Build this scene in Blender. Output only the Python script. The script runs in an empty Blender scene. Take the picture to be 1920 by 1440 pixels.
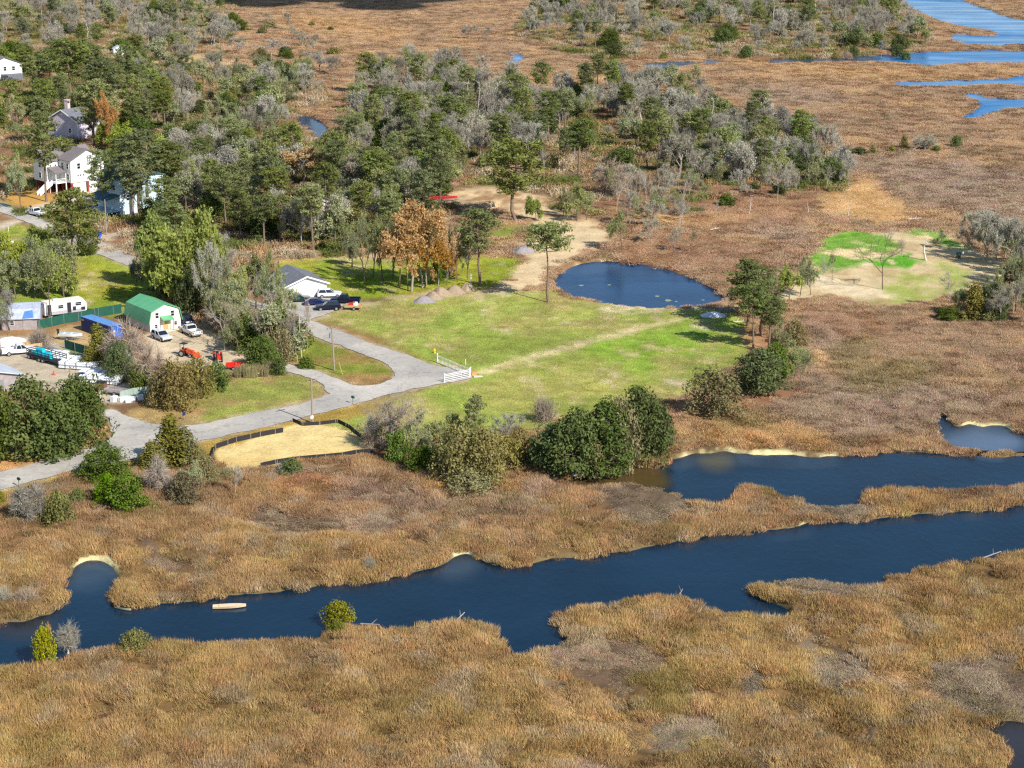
import bpy, bmesh, math, random
import numpy as np
from mathutils import Vector, Matrix

S = bpy.context.scene
COL = S.collection
random.seed(7)
RNG = np.random.default_rng(11)

# ------------------------------------------------------------------ camera
F = 70.0 / 36.0 * 1920.0
PITCH = math.radians(16.0)
HC = 90.0
CP, SP = math.cos(PITCH), math.sin(PITCH)
cam_d = bpy.data.cameras.new("camera")
cam_d.lens = 70.0
cam_d.sensor_width = 36.0
cam_d.clip_start = 1.0
cam_d.clip_end = 60000.0
cam = bpy.data.objects.new("camera", cam_d)
COL.objects.link(cam)
cam.location = (0, 0, HC)
cam.rotation_euler = (math.radians(90.0) - PITCH, 0, 0)
S.camera = cam

# ------------------------------------------------------------------ light
SUN_EL = math.radians(38.0)
SUN_AZ = math.atan2(-0.75, 0.66)            # direction towards the sun, in the ground plane
w = bpy.data.worlds.new("World")
S.world = w
w.use_nodes = True
nt = w.node_tree
sky = nt.nodes.new("ShaderNodeTexSky")
sky.sky_type = 'NISHITA'
sky.sun_disc = False
sky.sun_elevation = SUN_EL
sky.sun_rotation = math.pi / 2 - SUN_AZ
sky.air_density = 1.0
sky.dust_density = 0.2
sky.ozone_density = 2.0
bg = nt.nodes["Background"]
nt.links.new(sky.outputs[0], bg.inputs[0])
bg.inputs[1].default_value = 0.10
sun_d = bpy.data.lights.new("sun", 'SUN')
sun_d.energy = 4.7
sun_d.angle = math.radians(0.5)
sun_d.color = (1.0, 0.945, 0.86)
sun = bpy.data.objects.new("sun", sun_d)
COL.objects.link(sun)
sd = Vector((math.cos(SUN_AZ) * math.cos(SUN_EL), math.sin(SUN_AZ) * math.cos(SUN_EL), math.sin(SUN_EL)))
sun.rotation_euler = sd.to_track_quat('Z', 'Y').to_euler()
sun.location = sd * 300
S.view_settings.view_transform = 'Standard'
S.view_settings.look = 'None'
S.view_settings.gamma = 1.0
S.view_settings.exposure = 0.38
S.cycles.max_bounces = 5
S.cycles.diffuse_bounces = 2
S.cycles.glossy_bounces = 2
S.cycles.transmission_bounces = 2
S.cycles.transparent_max_bounces = 4
S.cycles.use_denoising = False
S.cycles.sample_clamp_direct = 3.0
S.cycles.sample_clamp_indirect = 2.0
S.cycles.filter_width = 1.3

# ------------------------------------------------------------------ mapping photo pixels to the ground
def G(px, py, z=0.0):
    u = (px - 960.0) / F; v = (py - 720.0) / F
    t = (HC - z) / (SP + v * CP)
    return u * t, (CP - v * SP) * t
def sc(py):                                   # pixels per metre on the ground at that row
    return F * (SP + (py - 720.0) / F * CP) / HC
def height_m(by, ty):                         # height of a thing whose foot is at row by and top at row ty
    Y = G(960, by)[1]; v = (ty - 720.0) / F
    return HC - Y * (SP + v * CP) / (CP - v * SP)
def proj(X, Y, Z=0.0):
    t = Y * CP + (HC - Z) * SP
    return 960.0 + F * X / t, 720.0 + F * ((HC - Z) * CP - Y * SP) / t

def lin(c):
    c = np.asarray(c, float) / 255.0
    return np.where(c <= 0.04045, c / 12.92, ((c + 0.055) / 1.055) ** 2.4)

# ------------------------------------------------------------------ noise
def vnoise(x, y, seed=0):
    xi = np.floor(x).astype(np.int64); yi = np.floor(y).astype(np.int64)
    xf = x - xi; yf = y - yi
    def h(a, b):
        n = (a * 374761393 + b * 668265263 + seed * 1442695041) & 0xFFFFFFFF
        n = ((n ^ (n >> 13)) * 1274126177) & 0xFFFFFFFF
        n = (n ^ (n >> 16)) & 0xFFFF
        return n / 65535.0
    u = xf * xf * (3 - 2 * xf); v = yf * yf * (3 - 2 * yf)
    return (h(xi, yi) * (1 - u) + h(xi + 1, yi) * u) * (1 - v) + (h(xi, yi + 1) * (1 - u) + h(xi + 1, yi + 1) * u) * v
def fbm(x, y, octv=4, seed=0):
    a = 0.5; s = 0.0; n = 0.0
    for i in range(octv):
        s = s + a * vnoise(x, y, seed + i * 17); n += a
        x = x * 2.03 + 3.1; y = y * 2.03 + 1.7; a *= 0.5
    return s / n

# ------------------------------------------------------------------ object helpers
def tag(o, label=None, cat=None, group=None, kind=None):
    if label: o["label"] = label
    if cat: o["category"] = cat
    if group: o["group"] = group
    if kind: o["kind"] = kind
    return o
def link(o, parent=None):
    COL.objects.link(o)
    if parent is not None: o.parent = parent
    return o
def empty(name, loc, rz=0.0, scale=None):
    o = bpy.data.objects.new(name, None)
    o.empty_display_size = 0.3
    o.location = loc; o.rotation_euler = (0, 0, rz)
    if scale: o.scale = scale
    return link(o)
def np_mesh(name, V, Q=None, T=None):
    V = np.asarray(V, np.float32).reshape(-1, 3)
    me = bpy.data.meshes.new(name)
    nq = 0 if Q is None else len(Q); ntr = 0 if T is None else len(T)
    me.vertices.add(len(V)); me.vertices.foreach_set("co", V.ravel())
    parts = []; starts = []; tot = []
    pos = 0
    if nq:
        Q = np.asarray(Q, np.int32); parts.append(Q.ravel()); starts.append(np.arange(nq) * 4); tot.append(np.full(nq, 4)); pos = nq * 4
    if ntr:
        T = np.asarray(T, np.int32); parts.append(T.ravel()); starts.append(pos + np.arange(ntr) * 3); tot.append(np.full(ntr, 3))
    L = np.concatenate(parts).astype(np.int32)
    me.loops.add(len(L)); me.loops.foreach_set("vertex_index", L)
    me.polygons.add(nq + ntr)
    me.polygons.foreach_set("loop_start", np.concatenate(starts).astype(np.int32))
    me.polygons.foreach_set("loop_total", np.concatenate(tot).astype(np.int32))
    me.update(calc_edges=True)
    return me
def vcol(me, name, C):
    a = me.color_attributes.new(name, 'FLOAT_COLOR', 'POINT')
    C = np.asarray(C, np.float32)
    if C.shape[1] == 3: C = np.concatenate([C, np.ones((len(C), 1), np.float32)], 1)
    a.data.foreach_set("color", C.ravel())
def vfloat(me, name, A):
    a = me.attributes.new(name, 'FLOAT', 'POINT')
    a.data.foreach_set("value", np.asarray(A, np.float32).ravel())

# ------------------------------------------------------------------ node helpers
def new_mat(name):
    m = bpy.data.materials.new(name); m.use_nodes = True
    n = m.node_tree
    return m, n, n.nodes, n.links, n.nodes["Principled BSDF"]
def N(n, t, **kw):
    x = n.nodes.new(t)
    for k, v in kw.items(): setattr(x, k, v)
    return x
def math_node(n, op, a, b=None, clamp=False):
    x = n.nodes.new("ShaderNodeMath"); x.operation = op; x.use_clamp = clamp
    for i, q in enumerate((a, b)):
        if q is None: continue
        if isinstance(q, (int, float)): x.inputs[i].default_value = q
        else: n.links.new(q, x.inputs[i])
    return x.outputs[0]
def noise_node(n, scale, detail=4, vec=None, rough=0.55):
    x = n.nodes.new("ShaderNodeTexNoise")
    x.inputs["Scale"].default_value = scale; x.inputs["Detail"].default_value = detail
    x.inputs["Roughness"].default_value = rough
    if vec is not None: n.links.new(vec, x.inputs["Vector"])
    return x.outputs["Fac"]
def maprange(n, v, a, b, c, d):
    x = n.nodes.new("ShaderNodeMapRange")
    n.links.new(v, x.inputs[0])
    for i, q in enumerate((a, b, c, d)): x.inputs[i + 1].default_value = q
    return x.outputs[0]
def scale_col(n, col, fac):
    x = n.nodes.new("ShaderNodeVectorMath"); x.operation = 'SCALE'
    n.links.new(col, x.inputs[0]); n.links.new(fac, x.inputs["Scale"])
    return x.outputs[0]

MATS = {}
def mat(name, rgb, rough=0.6, var=0.12, nscale=1.5, metal=0.0, bump=0.0, spec=0.5):
    """plain painted / weathered surface: colour with broad and fine procedural variation"""
    if name in MATS: return MATS[name]
    m, n, nd, lk, b = new_mat(name)
    tc = N(n, "ShaderNodeTexCoord")
    f1 = noise_node(n, nscale, 5, tc.outputs["Object"])
    f2 = noise_node(n, nscale * 9, 3, tc.outputs["Object"])
    f = math_node(n, 'ADD', maprange(n, f1, 0.3, 0.7, 1 - var, 1 + var), maprange(n, f2, 0.3, 0.7, -var * .4, var * .4))
    c = N(n, "ShaderNodeRGB"); c.outputs[0].default_value = (*lin(rgb), 1)
    lk.new(scale_col(n, c.outputs[0], f), b.inputs["Base Color"])
    b.inputs["Roughness"].default_value = rough; b.inputs["Metallic"].default_value = metal
    b.inputs["Specular IOR Level"].default_value = spec
    if bump:
        bp = N(n, "ShaderNodeBump"); bp.inputs["Strength"].default_value = bump; bp.inputs["Distance"].default_value = 0.05
        lk.new(f2, bp.inputs["Height"]); lk.new(bp.outputs[0], b.inputs["Normal"])
    MATS[name] = m
    return m
# ================================================================== GROUND
# the land is one sheet, finely divided where the photograph looks at it; zones are outlined on the land itself
CX = np.arange(-330, 2260, 3.0)
RY = np.concatenate([np.arange(1620, -70, -2.5), [-80, -100, -130, -170, -210, -250, -285, -310, -328, -340]])
PX, PY = np.meshgrid(CX, RY)
NR, NC = PX.shape
WX, WY = G(PX, PY)
SCL = sc(PY)

def chaikin(P, it=2):
    P = np.asarray(P, float)
    for _ in range(it):
        Q = np.roll(P, -1, 0)
        P = np.stack([P * .75 + Q * .25, P * .25 + Q * .75], 1).reshape(-1, 2)
    return P
def pip(X, Y, P):
    out = np.zeros(X.shape, bool)
    x0, y0 = P.min(0); x1, y1 = P.max(0)
    sel = (X >= x0) & (X <= x1) & (Y >= y0) & (Y <= y1)
    xs = X[sel]; ys = Y[sel]
    ins = np.zeros(xs.shape, bool)
    for (ax, ay), (bx, by) in zip(P, np.roll(P, -1, 0)):
        if ay == by: continue
        c = (ay > ys) != (by > ys)
        ins ^= c & (xs < (bx - ax) * (ys - ay) / (by - ay) + ax)
    out[sel] = ins
    return out
def blur(A, r):
    r = int(r)
    if r < 1: return A
    for ax in (0, 1):
        P = np.pad(A, [(r + 1, r) if i == ax else (0, 0) for i in (0, 1)], mode='edge')
        C = np.cumsum(P, axis=ax)
        A = (np.take(C, range(2 * r + 1, C.shape[ax]), ax) - np.take(C, range(0, C.shape[ax] - 2 * r - 1), ax)) / (2 * r + 1)
    return A
# organic wobble of every outline (metres of the ground turned into pixels)
N1 = fbm(WX / 5.0, WY / 5.0, 4, 1) - .5; N2 = fbm(WX / 5.0, WY / 5.0, 4, 2) - .5
N3 = fbm(WX / 26.0, WY / 26.0, 4, 3); N4 = fbm(WX / 9.0, WY / 13.0, 4, 4); N5 = fbm(WX / 2.2, WY / 3.0, 3, 5)
N7 = fbm(WX / 3.4, WY / 4.6, 4, 44); N8 = fbm(WX / 1.6, WY / 2.2, 3, 47)
N6 = fbm(WX / 60.0, WY / 90.0, 3, 6)
def region(P, warp=2.0, feather=1, it=2):
    a = warp * SCL
    m = pip(PX + N1 * a * 2, PY + N2 * a * 1.2, chaikin(P, it) if it else np.asarray(P, float)).astype(np.float32)
    return blur(m, feather)

WATER = {
 "creek": [(-400,1262),(-150,1215),(0,1165),(60,1155),(110,1140),(120,1120),(115,1095),(125,1075),(140,1057),(165,1048),(200,1048),(218,1063),(228,1080),(226,1100),(214,1120),(222,1132),(260,1135),(330,1127),(400,1120),(440,1113),(520,1105),(560,1100),(620,1090),(680,1085),(735,1080),(790,1068),(832,1052),(840,1042),(860,1036),(880,1038),(888,1050),(930,1055),(980,1053),(1060,1042),(1150,1030),(1280,1010),(1400,990),(1500,978),(1600,972),(1700,963),(1800,955),(1920,945),(2280,915),
   (2280,985),(1920,1040),(1850,1048),(1800,1055),(1740,1066),(1690,1076),(1660,1083),(1664,1100),(1613,1103),(1557,1090),(1480,1087),(1430,1097),(1410,1104),(1417,1117),(1450,1132),(1498,1148),(1455,1172),(1413,1158),(1363,1152),(1330,1138),(1280,1119),(1200,1121),(1130,1134),(1062,1150),(1043,1162),(1057,1180),(1062,1200),(1040,1211),(1002,1222),(985,1236),(960,1226),(925,1202),(920,1182),(890,1168),(850,1167),(780,1172),(720,1177),(680,1176),(650,1170),(615,1185),(575,1206),(480,1206),(400,1206),(290,1211),(220,1211),(160,1226),(100,1248),(0,1257),(-150,1292),(-400,1340)],
 "tidal_channel": [(1058,895),(1085,882),(1120,874),(1150,867),(1200,868),(1240,870),(1270,855),(1310,847),(1370,845),(1450,849),(1520,850),(1600,846),(1700,848),(1800,848),(1870,850),(1920,855),(2280,868),(2280,925),(1920,918),(1850,918),(1750,918),(1630,917),(1618,945),(1590,951),(1540,952),(1490,942),(1440,919),(1400,912),(1382,920),(1368,945),(1345,956),(1300,944),(1270,924),(1240,915),(1200,904),(1130,914),(1075,922)],
 "marsh_pool": [(1752,785),(1757,775),(1775,773),(1779,788),(1792,800),(1820,791),(1838,801),(1860,791),(1890,800),(1920,813),(2080,838),(2100,858),(1920,845),(1850,841),(1790,838),(1770,820),(1757,802)],
 "mud_pool": [(1850,1358),(1870,1350),(1925,1345),(2100,1350),(2100,1500),(1890,1500),(1882,1440),(1895,1412),(1888,1392)],
 "pond": [(1034,527),(1050,511),(1075,497),(1100,489),(1150,487),(1200,491),(1250,502),(1300,520),(1340,538),(1359,552),(1364,561),(1345,567),(1300,573),(1240,574),(1180,571),(1130,566),(1090,557),(1060,549),(1040,539)],
 "blue_pool": [(553,214),(575,214),(600,224),(615,239),(619,253),(590,254),(575,239),(560,229)],
 "river": [(1640,-75),(1675,-20),(1687,0),(1705,12),(1730,25),(1750,35),(1790,45),(1830,52),(1872,61),(1880,66),(1840,69),(1800,61),(1778,63),(1775,71),(1800,79),(1850,83),(1930,82),(2280,100),(2280,110),(2280,60),(1930,38),(1890,32),(1860,18),(1820,5),(1780,-15),(1740,-75)],
 "far_creek": [(1120,113),(1210,117),(1300,113),(1400,112),(1500,108),(1600,106),(1690,100),(1720,97),(1800,95),(1920,92),(2280,98),(2280,122),(1920,116),(1850,115),(1790,117),(1740,121),(1700,117),(1650,112),(1560,114),(1480,116),(1380,117),(1300,119),(1275,125),(1225,131),(1205,130),(1225,122),(1160,119)],
 "side_creek": [(1640,153),(1730,151),(1800,149),(1870,146),(1905,143),(1925,138),(2280,130),(2280,150),(1925,157),(1850,158),(1760,159),(1660,157)],
 "bend_creek": [(1795,171),(1830,174),(1870,184),(1925,185),(2280,190),(2280,202),(1925,196),(1880,204),(1850,214),(1820,222),(1797,223),(1818,209),(1843,200),(1838,190),(1815,181)],
 "thin_creek": [(941,124),(955,114),(965,106),(945,97),(955,94),(985,103),(983,113),(962,123)],
}
wat = {}
wmask = np.zeros(PX.shape, np.float32)
for k, P in WATER.items():
    near = k in ("creek", "tidal_channel", "mud_pool", "marsh_pool")
    wat[k] = region(P, 0.9 if near else (0.35 if k in ("pond", "blue_pool") else 0.8), 0)
    wmask = np.maximum(wmask, wat[k])

A = lambda r, g, b: lin((r, g, b))
# ---- the marsh: rusty tan cordgrass, straw, olive and purplish grey stands
t = N3[..., None]; t2 = N4[..., None]
COLR = A(168,128,90) * (1 - t) + A(146,116,88) * t
COLR = COLR * (1 - .45 * np.clip((t2 - .5) * 4, 0, 1)) + A(190,148,88) * .45 * np.clip((t2 - .5) * 4, 0, 1)
q = np.clip((.42 - N4) * 5, 0, 1)[..., None] * .5
COLR = COLR * (1 - q) + A(118,96,62) * q
GM = np.ones(PX.shape, np.float32)            # where marsh grass stands
GH = np.full(PX.shape, 1.0, np.float32)       # how tall it stands
ZID = np.zeros(PX.shape, np.int8)
def paint(P, rgb, warp=2.0, feather=1, amt=1.0, gm=None, gh=None, zid=None, nz=None, it=2):
    global COLR, GM, GH
    m = region(P, warp, feather, it)
    mm = m * amt
    if nz is not None: mm = mm * np.clip((nz[0] - nz[1]) * nz[2] + .5, 0, 1)
    COLR = COLR * (1 - mm[..., None]) + A(*rgb) * mm[..., None]
    if gm is not None: GM = GM * (1 - m) + gm * m
    if gh is not None: GH = GH * (1 - m) + gh * m
    if zid is not None: ZID[m > .5] = zid
    return m
# near marsh turns golden, with low purplish-grey hollows
near = np.clip((PY - 900) / 250.0, 0, 1)[..., None]
COLR = COLR * (1 - .75 * near) + (A(172,138,86) * (1 - .7 * t) + A(144,116,82) * .7 * t) * .75 * near
COLR = COLR * (1 - .5 * np.clip((N6 - .5) * 4, 0, 1)[..., None] * near) + A(154,130,68) * .5 * np.clip((N6 - .5) * 4, 0, 1)[..., None] * near
PURP = (148,122,98); GREYP = (140,120,98)
for P in ([(1015,1205),(1100,1185),(1180,1195),(1245,1235),(1210,1262),(1180,1275),(1150,1300),(1080,1290),(1030,1260)],
          [(1500,1240),(1560,1215),(1620,1235),(1660,1262),(1600,1285),(1520,1285)],
          [(1190,1375),(1240,1360),(1310,1352),(1330,1375),(1360,1405),(1300,1412),(1215,1405)],
          [(1360,1270),(1420,1255),(1440,1290),(1390,1320),(1365,1310)],
          [(1720,1260),(1800,1240),(1920,1240),(2000,1330),(1880,1350),(1820,1350),(1740,1310)],
          [(250,1030),(290,1018),(340,1050),(330,1070),(280,1075)],
          [(440,960),(520,950),(600,975),(680,960),(770,985),(740,1020),(620,1010),(520,1010),(460,990)],
          [(1240,885),(1300,960),(1250,1000),(1180,990),(1100,930),(1180,915)],
          [(1080,1430),(1200,1440),(1230,1500),(1050,1500)],
          [(1480,955),(1600,945),(1680,950),(1660,965),(1500,975)],
          [(1560,1080),(1620,1110),(1540,1140),(1470,1120),(1430,1105),(1480,1092)]):
    paint(P, GREYP if P[0][0] > 1150 else PURP, 3.0, 2, 1.0, gh=.3)
for P in ([(640,890),(760,900),(860,930),(1000,900),(1050,920),(1000,960),(850,975),(700,950),(560,930)],
          [(1560,300),(1640,290),(1800,300),(1950,330),(2100,420),(1960,430),(1800,400),(1700,385),(1640,350)],
          [(1370,410),(1460,405),(1520,430),(1500,450),(1420,445)], [(1180,460),(1330,470),(1440,490),(1420,505),(1280,490)],
          [(1480,720),(1580,690),(1750,720),(1900,760),(1750,800),(1600,830),(1440,830),(1400,800)],
          [(1540,570),(1620,600),(1600,680),(1540,660),(1500,600)],
          [(1330,150),(1450,155),(1600,180),(1560,205),(1420,190)], [(1680,310),(1900,320),(1960,350),(1750,360)]):
    paint(P, (150,124,102), 5.0, 4, .8, gh=.8)
for P in ([(1590,345),(1640,325),(1650,350),(1690,380),(1720,400),(1680,405),(1640,385),(1610,365)],
          [(1540,350),(1620,345),(1700,385),(1690,420),(1600,415),(1520,380)], [(1120,385),(1250,400),(1330,395),(1420,400),(1400,415),(1300,425),(1200,415)],
          [(1525,650),(1555,655),(1555,675),(1525,680)]):
    paint(P, (206,160,96), 2.0, 2, .9, gh=.3)
for P in ([(1320,100),(1500,118),(1700,125),(1920,122),(2100,125),(1920,140),(1700,148),(1450,145)], [(900,150),(1100,130),(1180,140),(1080,160),(930,170)],
          [(1330,790),(1420,770),(1520,790),(1600,835),(1380,838),(1290,830)], [(480,20),(640,30),(800,60),(760,80),(560,60)]):
    paint(P, (180,136,82), 4.0, 4, .8)
for P in ([(1420,330),(1580,360),(1500,420),(1350,440),(1250,420),(1300,380)], [(1480,560),(1650,580),(1700,640),(1560,640)], [(480,880),(640,880),(700,920),(560,930)],
          [(1110,480),(1300,500),(1430,530),(1460,480),(1380,440),(1200,440)], [(1270,745),(1440,740),(1400,790),(1300,800)], [(620,180),(650,300),(600,330),(560,280)]):
    paint(P, (158,114,78), 4.0, 4, .7, gh=.5)
for P in ([(1590,690),(1700,660),(1800,680),(1700,740),(1600,740)], [(1350,760),(1480,770),(1420,810),(1300,800)], [(1560,640),(1660,620),(1640,680),(1570,690)], [(1150,1250),(1230,1235),(1330,1270),(1320,1340),(1240,1350),(1170,1310)], [(1380,900),(1600,930),(1500,960)]):
    paint(P, (134,116,66), 4.0, 4, .7)
ROAD = [(-330,985),(-60,903),(0,885),(70,868),(133,850),(185,835),(207,826),(213,810),(208,795),(196,780),(192,770),(205,766),(228,776),(262,789),(300,797),(360,800),(433,783),(500,770),(567,757),(605,746),(617,737),(602,721),(577,706),(535,697),(515,690),(515,679),(537,682),(590,694),(635,711),(660,721),(677,724),(710,721),(735,710),(741,698),(727,683),(690,667),(630,646),(579,627),(520,604),(450,586),(390,566),(330,540),(275,514),(190,478),(133,455),(92,434),(0,397),(-40,380),(-330,270),(-330,255),(-40,362),(0,380),(83,413),(167,443),(233,470),(275,494),(372,532),(425,552),(500,572),(540,566),(575,556),(640,562),(650,570),(612,590),(578,598),(590,605),(640,622),(690,642),(765,667),(815,687),(850,689),(886,697),(880,712),(833,718),(773,730),(717,743),(640,765),(533,792),(377,827),(300,850),(240,864),(140,882),(100,893),(0,918),(-60,935),(-330,1015)]
# ---- forest floors
FLOOR = (150,112,80)
FOREST = {
 'back_left': [(-330,-60),(430,-60),(450,60),(400,100),(300,108),(180,100),(110,120),(-330,150)],
 'left': [(-330,100),(110,98),(230,108),(330,108),(460,140),(590,135),(640,200),(560,205),(550,240),(600,275),(640,262),(700,340),(870,345),(900,360),(800,420),(720,478),(560,480),(500,490),(300,510),(200,470),(130,440),(60,400),(-330,300)],
 'centre': [(630,205),(690,150),(800,130),(900,150),(1010,190),(1160,165),(1310,170),(1340,230),(1440,240),(1560,290),(1610,345),(1500,362),(1380,360),(1290,400),(1180,390),(1130,420),(1060,410),(1000,375),(900,360),(860,345),(700,345),(630,300)],
 'back_right': [(960,60),(1000,10),(1100,-60),(1640,-60),(1700,20),(1760,70),(1730,100),(1500,108),(1300,112),(1120,112),(1050,95)],
 'strip': [(290,505),(400,580),(520,610),(575,640),(560,690),(500,705),(440,690),(400,640),(330,600),(270,560)],
}
for k, P in FOREST.items():
    paint(P, FLOOR, 5.0, 3, .8, gm=.22, gh=.5, zid=1)
    paint(P, (176,148,118), 5.0, 3, .5, nz=(N4, .55, 6))
    paint(P, (104,92,56), 5.0, 3, .45, nz=(N3, .55, 5))
paint([(205,95),(300,90),(420,95),(440,130),(330,145),(220,125)], (206,178,130), 4, 2, .8, nz=(N4, .42, 5), gm=0)
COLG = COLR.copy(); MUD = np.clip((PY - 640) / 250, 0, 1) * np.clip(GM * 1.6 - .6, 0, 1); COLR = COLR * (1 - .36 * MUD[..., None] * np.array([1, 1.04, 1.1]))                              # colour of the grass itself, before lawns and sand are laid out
# ---- lawns and yards
GRN = (134,152,62); OLV = (176,164,100); YGR = (140,156,48)
L1 = [(582,600),(600,587),(680,567),(760,559),(860,555),(930,548),(1000,545),(1030,545),(1060,553),(1100,566),(1180,577),(1260,580),(1340,577),(1400,590),(1430,640),(1380,685),(1300,735),(1255,750),(1180,760),(1000,800),(760,830),(690,835),(600,797),(640,772),(717,748),(773,734),(833,720),(882,713),(890,697),(850,689),(815,684),(765,664),(700,635),(640,612)]
paint(L1, OLV, 1.0, 1, 1, gm=0, zid=2)
paint(L1, GRN, 1.0, 2, .75, nz=(N3, .5, 7)); paint(L1, (150,168,70), 1, 2, .6, nz=(N4, .5, 5))
paint([(640,590),(760,568),(900,590),(930,640),(880,690),(740,650)], (136,158,62), 4, 6, .6, nz=(N4, .4, 4))
paint([(1090,650),(1200,620),(1330,600),(1400,640),(1330,700),(1240,700),(1120,680)], (130,162,54), 4, 6, .85, nz=(N4, .38, 4))
paint([(900,700),(1050,670),(1250,720),(1200,760),(1000,790),(850,760)], (178,164,96), 5, 6, .6, nz=(N4, .45, 4))
for P in ([(945,662),(975,658),(992,666),(970,672)], [(1055,708),(1085,702),(1100,710),(1070,716)], [(1120,700),(1160,698),(1180,708),(1130,713)], [(1240,705),(1280,712),(1275,725),(1235,715)], [(870,565),(900,560),(935,570),(890,580)], [(880,590),(910,585),(925,592),(890,598)], [(925,618),(950,616),(960,624),(930,626)], [(1280,618),(1340,612),(1345,620),(1290,625)], [(1110,575),(1340,568),(1360,577),(1200,590),(1150,588)]):
    paint(P, (222,200,172), 2.5, 2, .8, nz=(N5, .42, 5))
paint([(876,700),(975,672),(1120,630),(1230,602),(1290,590),(1295,598),(1240,610),(1130,640),(985,682),(880,708)], (212,194,150), .8, 1, .9, nz=(N8, .30, 5))
paint([(582,598),(700,640),(815,684),(825,680),(700,628),(600,592)], (132,112,60), 1, 1, .7)
L2 = [(515,492),(560,482),(640,478),(720,488),(850,482),(975,482),(985,500),(960,520),(930,535),(860,545),(800,548),(690,560),(640,565),(600,575),(560,560),(530,520)]
paint(L2, YGR, 1.5, 1, 1, gm=0, zid=2)
paint(L2, (172,160,66), 1.5, 1, .5, nz=(N4, .5, 6))
paint([(515,494),(520,478),(600,465),(690,462),(760,470),(850,440),(870,480),(760,485),(650,482),(560,486)], (204,166,120), 2, 2, .9, nz=(N4, .4, 6), gm=0)
paint([(620,480),(700,470),(720,490),(690,508),(640,500)], (214,186,150), 2, 2, .7, nz=(N5, .45, 5))
L3 = [(-330,330),(-60,410),(0,420),(60,425),(130,455),(190,480),(275,515),(300,560),(240,590),(180,592),(0,580),(-330,560)]
paint(L3, (146,156,58), 1.5, 1, 1, gm=0, zid=2); paint(L3, (128,150,50), 1.5, 1, .6, nz=(N3, .5, 6))
paint([(130,500),(180,490),(240,520),(200,560),(140,560)], (170,158,54), 4, 5, .7)
paint([(0,440),(40,455),(60,470),(0,490)], (190,164,110), 2, 2, .5)
paint([(-60,360),(40,350),(100,360),(130,380),(110,395),(80,405),(0,372)], (204,158,84), 1, 1, 1, gm=0, zid=2)
paint([(-60,372),(0,376),(30,388),(20,394),(-60,380)], (140,168,44), 1, 1, .9, zid=2)
paint([(40,392),(100,378),(140,372),(170,352),(205,365),(180,385),(110,392),(70,402)], (226,210,188), .5, 1, 1, gm=0, zid=4)
paint([(-60,428),(0,420),(40,408),(50,414),(0,432),(-60,446)], (224,206,180), .5, 1, 1, gm=0, zid=4)
paint([(140,425),(190,440),(230,430),(235,440),(200,456),(150,448)], (214,196,170), .7, 1, .9, gm=0, zid=4)
for P in (L1, L2, L3):
    paint(P, (190,174,112), 1, 2, .45, nz=(N7, .60, 7)); paint(P, (126,140,54), 1, 1, .3, nz=(N7, .60, 8)); paint(P, (206,186,146), 1, 1, .45, nz=(N7 * .6 + N8 * .4, .655, 14))
# ---- sandy clearing and tracks
CLR = [(925,540),(960,520),(985,500),(990,480),(970,462),(1000,440),(985,410),(930,385),(850,392),(800,385),(790,365),(860,352),(960,350),(1030,370),(1060,405),(1130,418),(1160,440),(1130,465),(1085,480),(1040,500),(1022,525),(1010,545)]
paint(CLR, (236,208,162), 2.0, 2, .95, gm=0, zid=3)
paint(CLR, (168,128,88), 2.0, 1, .85, nz=(N7 * .5 + N4 * .5, .52, 9)); paint([(930,540),(975,500),(985,480),(975,462),(1010,440),(1040,410),(1060,420),(1110,425),(1150,440),(1120,462),(1080,478),(1040,498),(1020,522),(1000,542)], (236,210,166), 1.5, 1, .8, nz=(N7, .42, 7))
paint([(960,460),(1000,440),(990,470),(965,480)], (200,180,156), 1, 2, .8)
paint([(880,440),(960,420),(990,430),(960,455),(900,455)], (140,160,60), 2, 2, .8, nz=(N4, .45, 6), gm=0)
paint([(590,575),(660,568),(740,558),(800,550),(930,540),(1000,540),(960,552),(870,556),(760,562),(690,572),(620,590),(580,604)], (214,196,160), 1.5, 2, .85, nz=(N5, .38, 5), gm=0, zid=4)
paint([(800,372),(900,372),(900,385),(800,392)], (120,100,84), 2, 3, .6)
paint([(1235,342),(1290,345),(1300,360),(1240,362)], (190,150,100), 2, 2, .6)
# ---- green point to the right
PT = [(1495,512),(1525,470),(1550,440),(1620,434),(1690,432),(1740,430),(1790,448),(1825,468),(1860,478),(1900,490),(1900,520),(1800,550),(1700,575),(1640,575),(1560,555),(1480,565),(1380,578),(1370,570),(1470,548)]
paint(PT, (226,202,156), 1.0, 1, 1, gm=0, zid=3)
paint(PT, (196,164,118), 1, 1, .6, nz=(N7, .56, 8)); paint(PT, (238,218,180), 1, 1, .6, nz=(N4, .57, 8))
paint([(1495,512),(1525,470),(1552,438),(1625,434),(1680,445),(1690,470),(1640,480),(1600,500),(1560,505),(1520,520)], (114,162,54), 2, 1, .95, nz=(N4 * .5 + N7 * .5, .42, 9), zid=2)
paint([(1680,432),(1740,428),(1790,448),(1826,468),(1790,472),(1740,450)], (114,162,54), 1, 2, .95, nz=(N7, .36, 8), zid=2)
paint([(1610,485),(1700,478),(1750,485),(1700,500),(1640,500)], (92,172,26), 2, 1, .95, nz=(N5, .36, 8))
paint([(1640,510),(1760,490),(1820,505),(1800,550),(1700,570),(1650,560)], (150,170,60), 3, 2, .8, nz=(N4, .48, 6))
paint([(1540,560),(1640,560),(1760,575),(1740,590),(1640,585)], (150,140,70), 2, 3, .7)
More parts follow.
